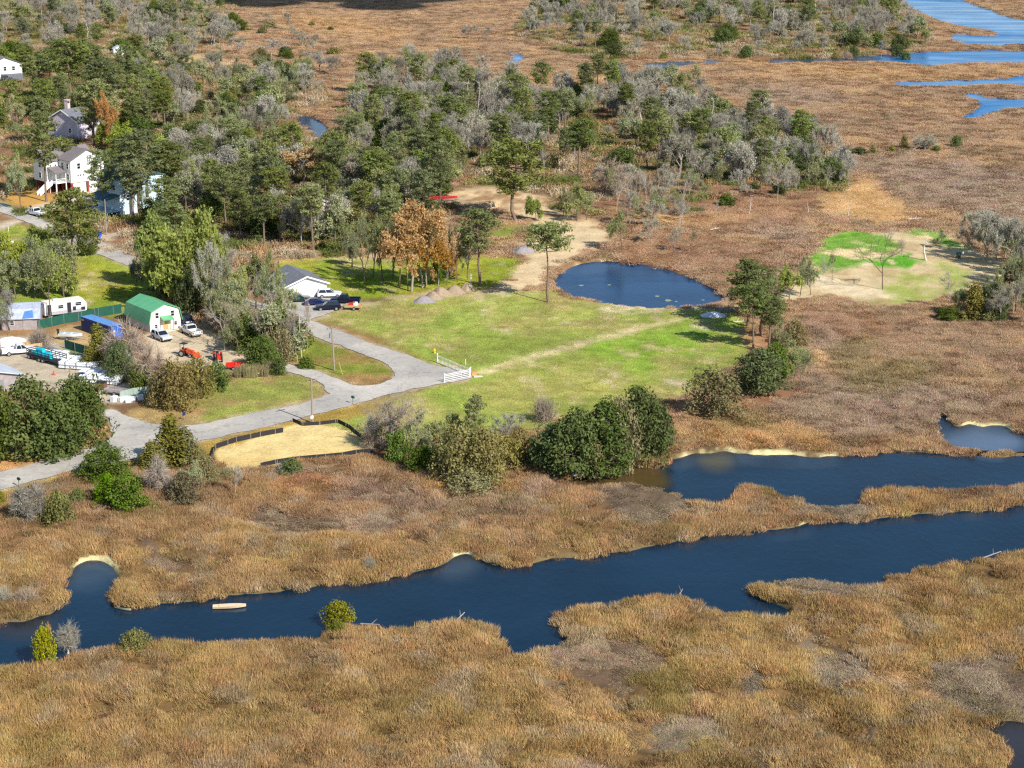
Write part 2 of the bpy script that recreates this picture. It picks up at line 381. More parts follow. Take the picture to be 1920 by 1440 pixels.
# ---- yards by the road
Y1 = [(226,776),(280,757),(440,715),(520,697),(577,706),(602,722),(617,738),(560,758),(433,784),(340,799),(262,790)]
paint(Y1, (174,148,98), 1, 1, 1, gm=0, zid=2); paint(Y1, (130,150,60), 1, 2, .7, nz=(N4, .5, 6))
Y2 = [(540,683),(555,630),(579,628),(640,650),(690,669),(727,684),(740,700),(710,721),(677,724),(660,721),(635,711),(590,694)]
paint(Y2, (162,132,84), 1, 1, 1, gm=0, zid=2); paint(Y2, (122,140,50), 1, 2, .8, nz=(N4, .5, 6))
paint([(-330,1010),(0,905),(100,880),(210,850),(380,822),(533,790),(640,764),(720,745),(720,760),(640,795),(560,800),(420,845),(340,870),(200,900),(100,905),(0,925),(-330,1040)], (168,142,72), 1, 1, .95, gm=.05, zid=2)
paint([(-330,960),(-100,880),(0,860),(60,845),(130,825),(190,790),(215,800),(190,830),(133,848),(0,885),(-330,975)], (196,150,100), 1, 1, .95, gm=0, zid=2)
vg = np.clip(blur(region(ROAD, .5, 0), 2) * 2.2, 0, 1) * np.clip((N8 - .40) * 6, 0, 1) * .8
COLR = COLR * (1 - vg[..., None]) + A(202,182,148) * vg[..., None]
paint(ROAD, (176,158,124), .5, 1, .9, gm=0)
GM = GM * (1 - np.clip(blur(region(ROAD, .3, 0), 3) * 1.6, 0, 1))
GM = GM * (1 - region([(-330,300),(0,360),(130,400),(280,470),(430,545),(520,480),(760,475),(900,470),(960,540),(1060,560),(1330,575),(1400,600),(1300,740),(1000,800),(700,850),(420,885),(230,870),(0,925),(-330,1020)], 1.0, 2))
# ---- salvage yard, barn yard, sand lot
paint([(-330,620),(0,630),(120,640),(190,660),(240,700),(270,740),(230,765),(150,750),(0,720),(-330,800)], (206,190,164), 1.5, 1, 1, gm=0, zid=4)
paint([(95,615),(150,605),(200,625),(175,660),(110,650)], (206,176,122), 1.5, 1, .9, gm=0, zid=3)
paint([(110,640),(170,655),(160,668),(120,660)], (104,140,56), 1, 2, .8)
paint([(270,640),(300,615),(345,605),(400,620),(440,640),(478,660),(470,690),(400,695),(320,690),(275,670)], (222,202,168), 1.5, 1, 1, gm=0, zid=4)
SANDLOT = [(402,848),(412,836),(445,834),(532,803),(560,793),(600,795),(660,812),(690,838),(695,850),(660,852),(620,857),(490,872),(440,884),(412,870)]
paint(SANDLOT, (238,206,134), .4, 1, 1, gm=0, zid=3); paint(SANDLOT, (246,224,160), .4, 1, .5, nz=(N4, .5, 6))
paint([(405,870),(440,886),(560,872),(690,855),(700,868),(600,885),(480,895),(420,890)], (170,138,104), 1, 2, .8, gm=.4)
paint([(230,250),(330,270),(340,300),(260,290)], (150,120,84), 3, 3, .5)
paint([(1230,745),(1420,735),(1500,725),(1530,735),(1430,760),(1300,790),(1240,775)], (160,112,84), 2, 2, .7, gm=.1)
paint([(1390,600),(1440,620),(1470,660),(1430,690),(1390,640)], (188,140,104), 1.5, 2, .8, gm=0)
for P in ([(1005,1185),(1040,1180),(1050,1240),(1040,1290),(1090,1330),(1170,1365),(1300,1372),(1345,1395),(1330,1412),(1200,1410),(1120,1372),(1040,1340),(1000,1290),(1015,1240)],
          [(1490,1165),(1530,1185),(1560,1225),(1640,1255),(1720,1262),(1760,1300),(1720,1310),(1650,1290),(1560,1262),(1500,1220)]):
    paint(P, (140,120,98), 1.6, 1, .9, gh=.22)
    paint([(x + 4, y + 9) for x, y in P[len(P) // 2:]] + [(x + 2, y + 3) for x, y in P[len(P) // 2:]][::-1], (92,78,60), .8, 1, .7, gm=.2)  # dark strip painted as the shadow along the edge of the hollow
# ---- shores: bare mud, and pale foam where wind drives it
d1 = blur(wmask, 2); d2 = blur(wmask, 4)
edge = np.clip(d2 * 3.2, 0, 1) * (PY > 700)
COLR = COLR * (1 - .55 * edge[..., None]) + A(104,96,68) * .75 * edge[..., None]
edge2 = np.clip(blur(wmask, 1) * 2.0, 0, 1) * (PY <= 700)
COLR = COLR * (1 - .5 * edge2[..., None]) + A(120,92,58) * .5 * edge2[..., None]
FOAM = [[(124,1082),(128,1062),(142,1046),(168,1038),(205,1040),(224,1056),(228,1072),(214,1062),(195,1056),(170,1056),(148,1066),(134,1080)],
        [(834,1052),(842,1036),(862,1030),(886,1034),(888,1046),(872,1042),(858,1042),(846,1050)],
        [(1268,858),(1300,845),(1345,838),(1376,839),(1450,845),(1520,846),(1570,842),(1572,848),(1520,853),(1450,853),(1380,851),(1330,852),(1300,856)],
        [(1752,800),(1762,792),(1792,800),(1815,786),(1840,796),(1860,786),(1892,796),(1915,808),(1900,812),(1860,800),(1840,806),(1822,800),(1796,812),(1778,818),(1760,812)],
        [(1078,498),(1094,488),(1130,485),(1150,486),(1150,491),(1110,493),(1088,499)],
        [(1440,990),(1500,976),(1520,978),(1470,988)], [(1800,952),(1840,950),(1850,955),(1810,960)]]
for P in FOAM: GM = GM * (1 - np.clip(blur(region(P, .7), 2) * 1.5, 0, 1)); paint(P, (232,218,162), 1.6, 1, .95, gm=0, nz=(N5, .42, 6))
GM = GM * (1 - np.clip(blur(wmask, 1) * 1.2, 0, 1))
# tidal runnels in the near marsh: bare dark lines
for P in ([(1165,1290),(1150,1320),(1200,1360),(1235,1362),(1240,1372),(1190,1370),(1140,1330),(1150,1290)], [(1318,1352),(1335,1352),(1362,1395),(1450,1420),(1480,1460),(1440,1440),(1350,1405)],
          [(1490,1140),(1520,1150),(1545,1190),(1580,1215),(1640,1245),(1620,1250),(1560,1220),(1520,1180)], [(1640,1330),(1650,1360),(1640,1400),(1630,1400),(1634,1350)], [(1200,1215),(1240,1228),(1250,1240),(1215,1232)]):
    paint(P, (96,84,70), .8, 1, .8, gm=.15, gh=.4)

NOISY = 1 + .22 * (N4 - .5) + .18 * (N5 - .5)
COLR = np.clip(COLR * NOISY[..., None], 0, 1)
GZ = -1.1 * np.clip(blur(wmask, 2) * 1.6 - .35, 0, 1)
GZ = GZ + .12 * (N4 - .5) * (1 - blur(wmask, 4))
LUMP = fbm(WX / 3.6, WY / 5.0, 3, 77) - .5; SWELL = fbm(WX / 13.0, WY / 17.0, 2, 79) - .5
GZ = GZ + (1.5 * LUMP + 1.2 * SWELL) * .75 * GM * np.clip((PY - 500) / 300, .15, 1) * np.clip(1 - 2.2 * blur(wmask, 7), 0, 1) * (1 - region(SANDLOT, 4, 4))

mg, n, nd, lk, b = new_mat("land")
at = N(n, "ShaderNodeAttribute"); at.attribute_name = "Col"
geo = N(n, "ShaderNodeNewGeometry")
f1 = noise_node(n, 0.35, 6, geo.outputs["Position"], .65); f2 = noise_node(n, 2.2, 5, geo.outputs["Position"], .7); f3 = noise_node(n, 0.09, 4, geo.outputs["Position"])
f = math_node(n, 'ADD', maprange(n, f1, .3, .7, .80, 1.16), math_node(n, 'ADD', maprange(n, f2, .3, .7, -.2, .2), maprange(n, f3, .3, .7, -.1, .1)))
lk.new(scale_col(n, at.outputs["Color"], f), b.inputs["Base Color"])
b.inputs["Roughness"].default_value = .95; b.inputs["Specular IOR Level"].default_value = .1
bp = N(n, "ShaderNodeBump"); bp.inputs["Strength"].default_value = .6; bp.inputs["Distance"].default_value = .25
lk.new(math_node(n, 'ADD', f1, f2), bp.inputs["Height"]); lk.new(bp.outputs[0], b.inputs["Normal"])

idx = np.arange(NR * NC).reshape(NR, NC)
quads = np.stack([idx[:-1, :-1], idx[:-1, 1:], idx[1:, 1:], idx[1:, :-1]], -1).reshape(-1, 4)
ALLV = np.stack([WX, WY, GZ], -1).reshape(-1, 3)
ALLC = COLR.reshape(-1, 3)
zq = ZID[:-1, :-1].ravel()
def sub_sheet(name, sel, V, C=None, m=None):
    q = quads[sel]; u, inv = np.unique(q, return_inverse=True)
    me = np_mesh(name, V[u], inv.reshape(-1, 4))
    if C is not None: vcol(me, "Col", C[u])
    me.polygons.foreach_set("use_smooth", np.ones(len(q), bool))
    me.materials.append(m)
    return link(bpy.data.objects.new(name, me))
KG = 0.86
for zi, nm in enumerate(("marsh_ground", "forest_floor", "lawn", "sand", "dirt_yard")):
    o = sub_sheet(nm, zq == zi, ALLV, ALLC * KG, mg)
    tag(o, kind="structure", label={"marsh_ground": "tan and rusty brown marsh flats", "forest_floor": "leaf littered floor of the woods", "lawn": "mown green and straw coloured grass", "sand": "bare pale sand clearing and lot", "dirt_yard": "trodden pale dirt yards and tracks"}[nm])

# ---- water
def water_mat(name, rgb, rough, bscale, bstr):
    m, n, nd, lk, b = new_mat(name)
    geo = N(n, "ShaderNodeNewGeometry")
    mp = N(n, "ShaderNodeMapping"); mp.inputs["Scale"].default_value = (1, .55, 1); lk.new(geo.outputs["Position"], mp.inputs[0])
    fa = noise_node(n, bscale, 4, mp.outputs[0], .6); fb = noise_node(n, .05, 3, geo.outputs["Position"])
    c = N(n, "ShaderNodeRGB"); c.outputs[0].default_value = (*rgb, 1)
    at = N(n, "ShaderNodeAttribute"); at.attribute_name = "BedRefl"
    mx = N(n, "ShaderNodeMix", data_type='RGBA'); lk.new(at.outputs["Alpha"], mx.inputs["Factor"]); lk.new(c.outputs[0], mx.inputs["A"]); lk.new(at.outputs["Color"], mx.inputs["B"])
    lk.new(scale_col(n, mx.outputs["Result"], maprange(n, fb, .3, .7, .75, 1.25)), b.inputs["Base Color"])
    ws = N(n, "ShaderNodeMapping"); ws.inputs["Scale"].default_value = (.02, .10, 1); ws.inputs["Rotation"].default_value = (0, 0, -.35); lk.new(geo.outputs["Position"], ws.inputs[0]); fw = noise_node(n, 1.0, 4, ws.outputs[0], .6)
    lk.new(maprange(n, fw, .35, .65, rough * .5, rough * 2.4), b.inputs["Roughness"]); b.inputs["IOR"].default_value = 1.27; b.inputs["Specular Tint"].default_value = (.72, .87, 1, 1)
    bp = N(n, "ShaderNodeBump"); bp.inputs["Strength"].default_value = bstr; bp.inputs["Distance"].default_value = .12
    lk.new(fa, bp.inputs["Height"]); lk.new(bp.outputs[0], b.inputs["Normal"])
    return m
wm_dark = water_mat("creek_water", (.004, .022, .046), .10, 1.3, .35)
wm_blue = water_mat("pond_water", (.003, .036, .105), .10, 1.6, .3)
wm_far = water_mat("river_water", (.02, .17, .42), .16, .5, .5)
BED_REFL = np.zeros(PX.shape + (4,), np.float32)
def bed(P, rgb, amt, warp=1.5, feather=4):  # tints the water: bed and shallows, also tree reflections put into the colour
    global BED_REFL
    m = region(P, warp, feather)[..., None] * amt
    BED_REFL[..., :3] = BED_REFL[..., :3] * (1 - m / np.maximum(BED_REFL[..., 3:] + m, 1e-4)) + lin(rgb) * (m / np.maximum(BED_REFL[..., 3:] + m, 1e-4)); BED_REFL[..., 3:] = np.maximum(BED_REFL[..., 3:], m)
bed([(1040,890),(1130,860),(1240,862),(1252,880),(1250,905),(1200,910),(1060,930)], (84,68,34), .9)  # brown shallows, with the reflection of the trees painted into the colour
bed([(1300,846),(1370,848),(1372,868),(1320,872)], (120,108,60), .5)
bed([(0,1160),(110,1150),(100,1190),(0,1200)], (52,46,38), .6)
for P in FOAM: bed([(x, y + 9) for x, y in P], (120,128,126), .25, 1.5, 4)
bed([(835,1040),(888,1040),(900,1075),(820,1080)], (110,120,124), .22, 1, 5); bed([(130,1060),(215,1050),(210,1095),(120,1100)], (96,110,116), .18, 1, 6)
bed([(1780,800),(1920,805),(1920,850),(1770,838)], (130,150,176), .5, 2, 5)
bed([(1090,95),(1640,95),(1660,135),(1090,140)], (66,56,42), .85, 4, 3); bed([(1840,1340),(2100,1340),(2100,1500),(1860,1500)], (52,50,52), .9, 1, 2)  # far creek: dark tree reflections painted in; then the dark mud pool
bed([(1960,10),(1700,10),(1760,40),(1960,75)], (150,180,205), .25, 6, 2)
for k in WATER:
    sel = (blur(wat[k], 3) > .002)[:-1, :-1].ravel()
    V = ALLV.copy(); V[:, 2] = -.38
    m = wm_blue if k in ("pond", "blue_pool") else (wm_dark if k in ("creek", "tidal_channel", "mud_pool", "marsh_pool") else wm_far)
    o = sub_sheet(k, sel, V, BED_REFL.reshape(-1, 4), m)
    o.data.color_attributes[0].name = 'BedRefl'
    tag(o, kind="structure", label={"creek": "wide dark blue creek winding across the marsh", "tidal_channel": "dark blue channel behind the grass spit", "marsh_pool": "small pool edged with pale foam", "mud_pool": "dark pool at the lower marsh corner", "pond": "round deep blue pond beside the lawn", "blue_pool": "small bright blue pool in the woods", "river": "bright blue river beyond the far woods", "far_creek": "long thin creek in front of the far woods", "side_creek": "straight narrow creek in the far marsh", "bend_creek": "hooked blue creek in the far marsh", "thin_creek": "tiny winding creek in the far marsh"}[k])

# ---- road network: one worn asphalt sheet
pts = chaikin(ROAD, 4)
rx, ry = G(pts[:, 0], pts[:, 1], .06)
rx = rx + (fbm(rx / 2, ry / 2, 3, 31) - .5) * 1.2; ry = ry + (fbm(rx / 2, ry / 2, 3, 32) - .5) * .9
bm = bmesh.new()
f_ = bm.faces.new([bm.verts.new((x, y, .10)) for x, y in zip(rx, ry)])
bmesh.ops.triangulate(bm, faces=[f_])
for fc in bm.faces:
    if fc.normal.z < 0: fc.normal_flip()
me = bpy.data.meshes.new("road"); bm.to_mesh(me); bm.free()
m, n, nd, lk, b = new_mat("worn_asphalt")
geo = N(n, "ShaderNodeNewGeometry")
f1 = noise_node(n, .12, 5, geo.outputs["Position"], .6); f2 = noise_node(n, 1.6, 5, geo.outputs["Position"], .7)
cr = N(n, "ShaderNodeValToRGB"); lk.new(f1, cr.inputs[0])
cr.color_ramp.elements[0].position = .3; cr.color_ramp.elements[0].color = (*lin((172,167,160)), 1)
cr.color_ramp.elements[1].position = .7; cr.color_ramp.elements[1].color = (*lin((204,197,184)), 1)
vo = N(n, "ShaderNodeTexVoronoi", feature='DISTANCE_TO_EDGE'); vo.inputs["Scale"].default_value = .22
wn = N(n, "ShaderNodeTexNoise"); wn.inputs["Scale"].default_value = .5; lk.new(geo.outputs["Position"], wn.inputs["Vector"])
wa = N(n, "ShaderNodeVectorMath"); wa.operation = 'MULTIPLY_ADD'; lk.new(wn.outputs["Color"], wa.inputs[0]); wa.inputs[1].default_value = (5, 5, 0); lk.new(geo.outputs["Position"], wa.inputs[2]); lk.new(wa.outputs[0], vo.inputs["Vector"])
f4 = noise_node(n, .03, 4, geo.outputs["Position"])
wear = math_node(n, 'MULTIPLY', math_node(n, 'MULTIPLY', maprange(n, f2, .3, .7, .84, 1.1), maprange(n, vo.outputs["Distance"], 0, .03, .72, 1.0)), maprange(n, f4, .35, .65, .86, 1.04))
lk.new(scale_col(n, cr.outputs[0], wear), b.inputs["Base Color"])
b.inputs["Roughness"].default_value = .9; b.inputs["Specular IOR Level"].default_value = .2
me.materials.append(m)
tag(link(bpy.data.objects.new("road", me)), "pale grey worn asphalt road with a side drive", kind="structure")

# ================================================================== MARSH GRASS
def grass_patch(name, nblades, radius, hgt, wid, lean, seed):
    r = np.random.default_rng(seed)
    a = r.uniform(0, 2 * np.pi, nblades); rad = radius * np.sqrt(r.uniform(0, 1, nblades))
    bx = np.stack([rad * np.cos(a), rad * np.sin(a), np.zeros(nblades)], 1)
    h = hgt * r.uniform(.55, 1.15, nblades) * (1 - .35 * (rad / radius) ** 2)
    la = lean + r.normal(0, .28, nblades); lb = r.normal(0, .28, nblades)
    tip = bx + np.stack([h * np.sin(la), h * np.sin(lb), h * np.cos(la) * np.cos(lb)], 1)
    th = r.uniform(0, np.pi, nblades)
    wv = np.stack([np.cos(th), np.sin(th), np.zeros(nblades)], 1) * (wid * r.uniform(.6, 1.4, nblades) * .5)[:, None]
    mid = bx * .45 + tip * .55
    V = np.stack([bx - wv, bx + wv, mid + wv * .9, tip, mid - wv * .9], 1).reshape(-1, 3)
    k = np.arange(nblades) * 5
    Q = np.stack([k, k + 1, k + 2, k + 4], 1); T = np.stack([k + 4, k + 2, k + 3], 1)
    me = np_mesh(name, V, Q, T)
    vfloat(me, "v", np.repeat(r.uniform(0, 1, nblades), 5))
    return bpy.data.objects.new(name, me)
mgr, n, nd, lk, b = new_mat("cordgrass")
at = N(n, "ShaderNodeAttribute"); at.attribute_name = "gcol"; at.attribute_type = 'INSTANCER'
av = N(n, "ShaderNodeAttribute"); av.attribute_name = "v"
lk.new(scale_col(n, at.outputs["Color"], maprange(n, av.outputs["Fac"], 0, 1, .62, 1.38)), b.inputs["Base Color"])
b.inputs["Roughness"].default_value = .9; b.inputs["Specular IOR Level"].default_value = .12
PATCH = []
for i in range(4):
    o = grass_patch("grass_tuft", 170, .9, 1.0, .044, .36, 40 + i)
    o.data.materials.append(mgr); PATCH.append(o)
def scatter_group(PATCH):
    ng = bpy.data.node_groups.new("scatter_grass", 'GeometryNodeTree')
    ng.interface.new_socket("Geometry", in_out='INPUT', socket_type='NodeSocketGeometry')
    ng.interface.new_socket("Geometry", in_out='OUTPUT', socket_type='NodeSocketGeometry')
    gi = ng.nodes.new("NodeGroupInput"); go = ng.nodes.new("NodeGroupOutput")
    iop = ng.nodes.new("GeometryNodeInstanceOnPoints"); jg = ng.nodes.new("GeometryNodeJoinGeometry")
    for p in PATCH:
        oi = ng.nodes.new("GeometryNodeObjectInfo"); oi.inputs["Object"].default_value = p; oi.inputs["As Instance"].default_value = True
        ng.links.new(oi.outputs["Geometry"], jg.inputs[0])
    def named(nm, ty):
        a = ng.nodes.new("GeometryNodeInputNamedAttribute"); a.data_type = ty; a.inputs["Name"].default_value = nm
        return [s for s in a.outputs if s.enabled and s.name == "Attribute"][0]
    ng.links.new(gi.outputs[0], iop.inputs["Points"]); ng.links.new(jg.outputs[0], iop.inputs["Instance"])
    iop.inputs["Pick Instance"].default_value = True
    ng.links.new(named("pick", 'INT'), iop.inputs["Instance Index"])
    ng.links.new(named("rot", 'FLOAT_VECTOR'), iop.inputs["Rotation"])
    ng.links.new(named("siz", 'FLOAT_VECTOR'), iop.inputs["Scale"])
    ng.links.new(iop.outputs[0], go.inputs[0])
    return ng
ng = scatter_group(PATCH)
def lookup(px, py):
    ci = np.clip(np.round((px - CX[0]) / 3.0).astype(int), 0, NC - 1)
    ri = np.clip(np.round((1620 - py) / 2.5).astype(int), 0, NR - 1)
    return ri, ci
KB = 1.20
COLG = COLG * np.array([.955, 1.01, 1.02])
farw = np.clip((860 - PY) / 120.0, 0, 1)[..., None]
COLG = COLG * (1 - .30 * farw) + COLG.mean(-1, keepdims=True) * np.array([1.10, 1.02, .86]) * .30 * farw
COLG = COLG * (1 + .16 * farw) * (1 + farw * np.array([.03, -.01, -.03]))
def scatter(name, label, y0, y1, spacing, size, seed, keep=1.0, var=1.0, hk=1.0, mask=None, col=None, cat="marsh grass"):
    GMk = GM if mask is None else mask; COLk = COLG if col is None else col
    r = np.random.default_rng(seed)
    Y0 = G(0, y0)[1]; Y1 = G(0, y1)[1]
    xl = G(-200, y1)[0]; xr = G(2120, y1)[0]
    gx, gy = np.meshgrid(np.arange(xl, xr, spacing), np.arange(Y0, Y1, spacing))
    X = (gx + r.uniform(-.5, .5, gx.shape) * spacing).ravel(); Y = (gy + r.uniform(-.5, .5, gy.shape) * spacing).ravel()
    px, py = proj(X, Y)
    ok = (px > -110) & (px < 2030) & (py < 1530) & (py > -30)
    X, Y, px, py = X[ok], Y[ok], px[ok], py[ok]
    ri, ci = lookup(px, py)
    lump = fbm(X / 4.2, Y / 5.6, 3, 70); lump2 = fbm(X / 1.3, Y / 1.3, 2, 71)
    hole = 1 - min(var, 1) * (1 - np.clip((lump * .6 + lump2 * .4 - .36) * 9, 0, 1))
    ok = (r.uniform(0, 1, X.shape) < GMk[ri, ci] * keep * (.06 + .94 * hole))
    X, Y, ri, ci, lump, lump2 = X[ok], Y[ok], ri[ok], ci[ok], lump[ok], lump2[ok]
    n_ = len(X)
    hs = hk * (GH[ri, ci] if mask is None else 1.0) * (.9 + var * (1.2 * lump - .6 + .4 * (lump2 - .5))) * r.uniform(.85, 1.15, n_)
    me = bpy.data.meshes.new(name); me.vertices.add(n_)
    me.vertices.foreach_set("co", np.stack([X, Y, GZ[ri, ci] - .03], 1).astype(np.float32).ravel())
    ang = fbm(X / 6.0, Y / 6.0, 2, 72) * 14.0 + r.normal(0, .5, n_)
    a = me.attributes.new("rot", 'FLOAT_VECTOR', 'POINT'); a.data.foreach_set("vector", np.stack([np.zeros(n_), np.zeros(n_), ang], 1).astype(np.float32).ravel())
    wsz = size * r.uniform(.85, 1.25, n_)
    a = me.attributes.new("siz", 'FLOAT_VECTOR', 'POINT'); a.data.foreach_set("vector", np.stack([wsz, wsz, hs], 1).astype(np.float32).ravel())
    a = me.attributes.new("pick", 'INT', 'POINT'); a.data.foreach_set("value", r.integers(0, 4, n_).astype(np.int32))
    tone = fbm(X / 7.0, Y / 9.0, 3, 90); tone2 = fbm(X / 2.4, Y / 3.4, 2, 95)
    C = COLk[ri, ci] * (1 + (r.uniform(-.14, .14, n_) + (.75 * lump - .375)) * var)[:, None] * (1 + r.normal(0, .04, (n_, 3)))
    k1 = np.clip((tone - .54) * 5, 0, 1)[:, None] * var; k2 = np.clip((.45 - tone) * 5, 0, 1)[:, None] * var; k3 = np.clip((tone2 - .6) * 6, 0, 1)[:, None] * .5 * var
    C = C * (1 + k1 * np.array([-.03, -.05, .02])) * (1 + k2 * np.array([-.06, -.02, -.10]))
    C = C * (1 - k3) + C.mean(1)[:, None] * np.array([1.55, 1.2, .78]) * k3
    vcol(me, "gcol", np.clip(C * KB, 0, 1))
    o = link(bpy.data.objects.new(name, me))
    md = o.modifiers.new("grass", 'NODES'); md.node_group = ng
    tag(o, label, cat, kind="stuff")
    return n_
cnt = [scatter("marsh_grass", "golden brown marsh grass lining the wide dark creek", 1528, 860, .74, 1.0, 1, 1.0, 1.25),
       scatter("marsh_grass", "rusty brown marsh grass around the point and channel", 860, 520, .95, 1.1, 2, 1.0, .45, .62),
       scatter("marsh_grass", "far tan marsh grass between woods and river", 520, -28, 2.0, 2.0, 3, 1.0, .3, .6)]
LMK = (ZID == 2) * (1 - np.clip(blur(region(ROAD, .2, 0), 1) * 1.3, 0, 1))
cnt.append(scatter("lawn_grass", "short green and straw grass blades over the lawns", 930, 400, .95, 1.0, 4, .8, .2, .13, LMK, COLR * 1.12, "lawn grass"))
print("grass patches", cnt)

# ================================================================== UNDERGROWTH OF THE WOODS
def brush_patch(name, seed, leafy):
    r = np.random.default_rng(seed); n_ = 150
    a = r.uniform(0, 2 * np.pi, n_); rad = 1.9 * np.sqrt(r.uniform(0, 1, n_)); h = r.uniform(.5, 1.9, n_) * (1 - .3 * rad / 1.9)
    P = np.stack([rad * np.cos(a), rad * np.sin(a), np.zeros(n_)], 1); tip = P + np.stack([r.normal(0, .45, n_), r.normal(0, .45, n_), h], 1)
    th = r.uniform(0, np.pi, n_); wv = np.stack([np.cos(th), np.sin(th), np.zeros(n_)], 1) * .045
    V = [np.stack([P - wv, P + wv, tip + wv * .5, tip - wv * .5], 1).reshape(-1, 3)]
    c = tip[r.integers(0, n_, leafy)] + r.normal(0, .25, (leafy, 3)); c[:, 2] = np.maximum(c[:, 2] * r.uniform(.4, 1, leafy), .1)
    t1 = r.normal(0, 1, (leafy, 3)); t1 /= np.linalg.norm(t1, axis=1)[:, None]; t2 = np.cross(t1, r.normal(0, 1, (leafy, 3))); t2 /= np.linalg.norm(t2, axis=1)[:, None]
    V.append(np.stack([c - t1 * .17, c + t2 * .1, c + t1 * .17, c - t2 * .1], 1).reshape(-1, 3))
    V = np.concatenate(V); me = np_mesh(name, V, np.arange(len(V)).reshape(-1, 4)); vfloat(me, "v", np.repeat(r.uniform(0, 1, len(V) // 4), 4)); me.materials.append(mgr)
    return bpy.data.objects.new(name, me)
ngu = scatter_group([brush_patch("undergrowth_tuft", 60 + i, q) for i, q in enumerate((60, 160, 260, 110))])
r = np.random.default_rng(5); SPU = 3.3
gx, gy = np.meshgrid(np.arange(-330, 300, SPU), np.arange(G(0, 700)[1], G(0, -40)[1], SPU))
X = (gx + r.uniform(-.5, .5, gx.shape) * SPU).ravel(); Y = (gy + r.uniform(-.5, .5, gy.shape) * SPU).ravel()
px, py = proj(X, Y); ok = (px > -100) & (px < 2000) & (py < 720) & (py > -45); X, Y, px, py = X[ok], Y[ok], px[ok], py[ok]
ri, ci = lookup(px, py)
d_ = fbm(X / 14.0, Y / 14.0, 3, 61)
ok = (ZID[ri, ci] == 1) & (r.uniform(0, 1, X.shape) < np.clip((d_ - .30) * 4.0, .06, .9)); X, Y, ri, ci, d_ = X[ok], Y[ok], ri[ok], ci[ok], d_[ok]
n_ = len(X); me = bpy.data.meshes.new("undergrowth"); me.vertices.add(n_); me.vertices.foreach_set("co", np.stack([X, Y, GZ[ri, ci] - .03], 1).astype(np.float32).ravel())
a = me.attributes.new("rot", 'FLOAT_VECTOR', 'POINT'); a.data.foreach_set("vector", np.stack([np.zeros(n_), np.zeros(n_), r.uniform(0, 6.28, n_)], 1).astype(np.float32).ravel())
hs = r.uniform(.45, 1.15, n_) * (.6 + .8 * d_); a = me.attributes.new("siz", 'FLOAT_VECTOR', 'POINT'); a.data.foreach_set("vector", np.stack([hs * .8 + .5, hs * .8 + .5, hs], 1).astype(np.float32).ravel())
kk = fbm(X / 9.0, Y / 9.0, 3, 66) + r.normal(0, .08, n_); pal = np.array([lin((178,160,132)), lin((160,128,92)), lin((150,142,92)), lin((104,112,58))])
ki = np.clip(((kk - .28) / .45 * 4).astype(int), 0, 3); a = me.attributes.new("pick", 'INT', 'POINT'); a.data.foreach_set("value", np.array([0, 3, 1, 2])[ki].astype(np.int32))
vcol(me, "gcol", pal[ki] * r.uniform(.8, 1.2, n_)[:, None])
o = link(bpy.data.objects.new("undergrowth", me)); o.modifiers.new("undergrowth", 'NODES').node_group = ngu
tag(o, "brown and olive undergrowth on the floor of the woods", "undergrowth", kind="stuff")
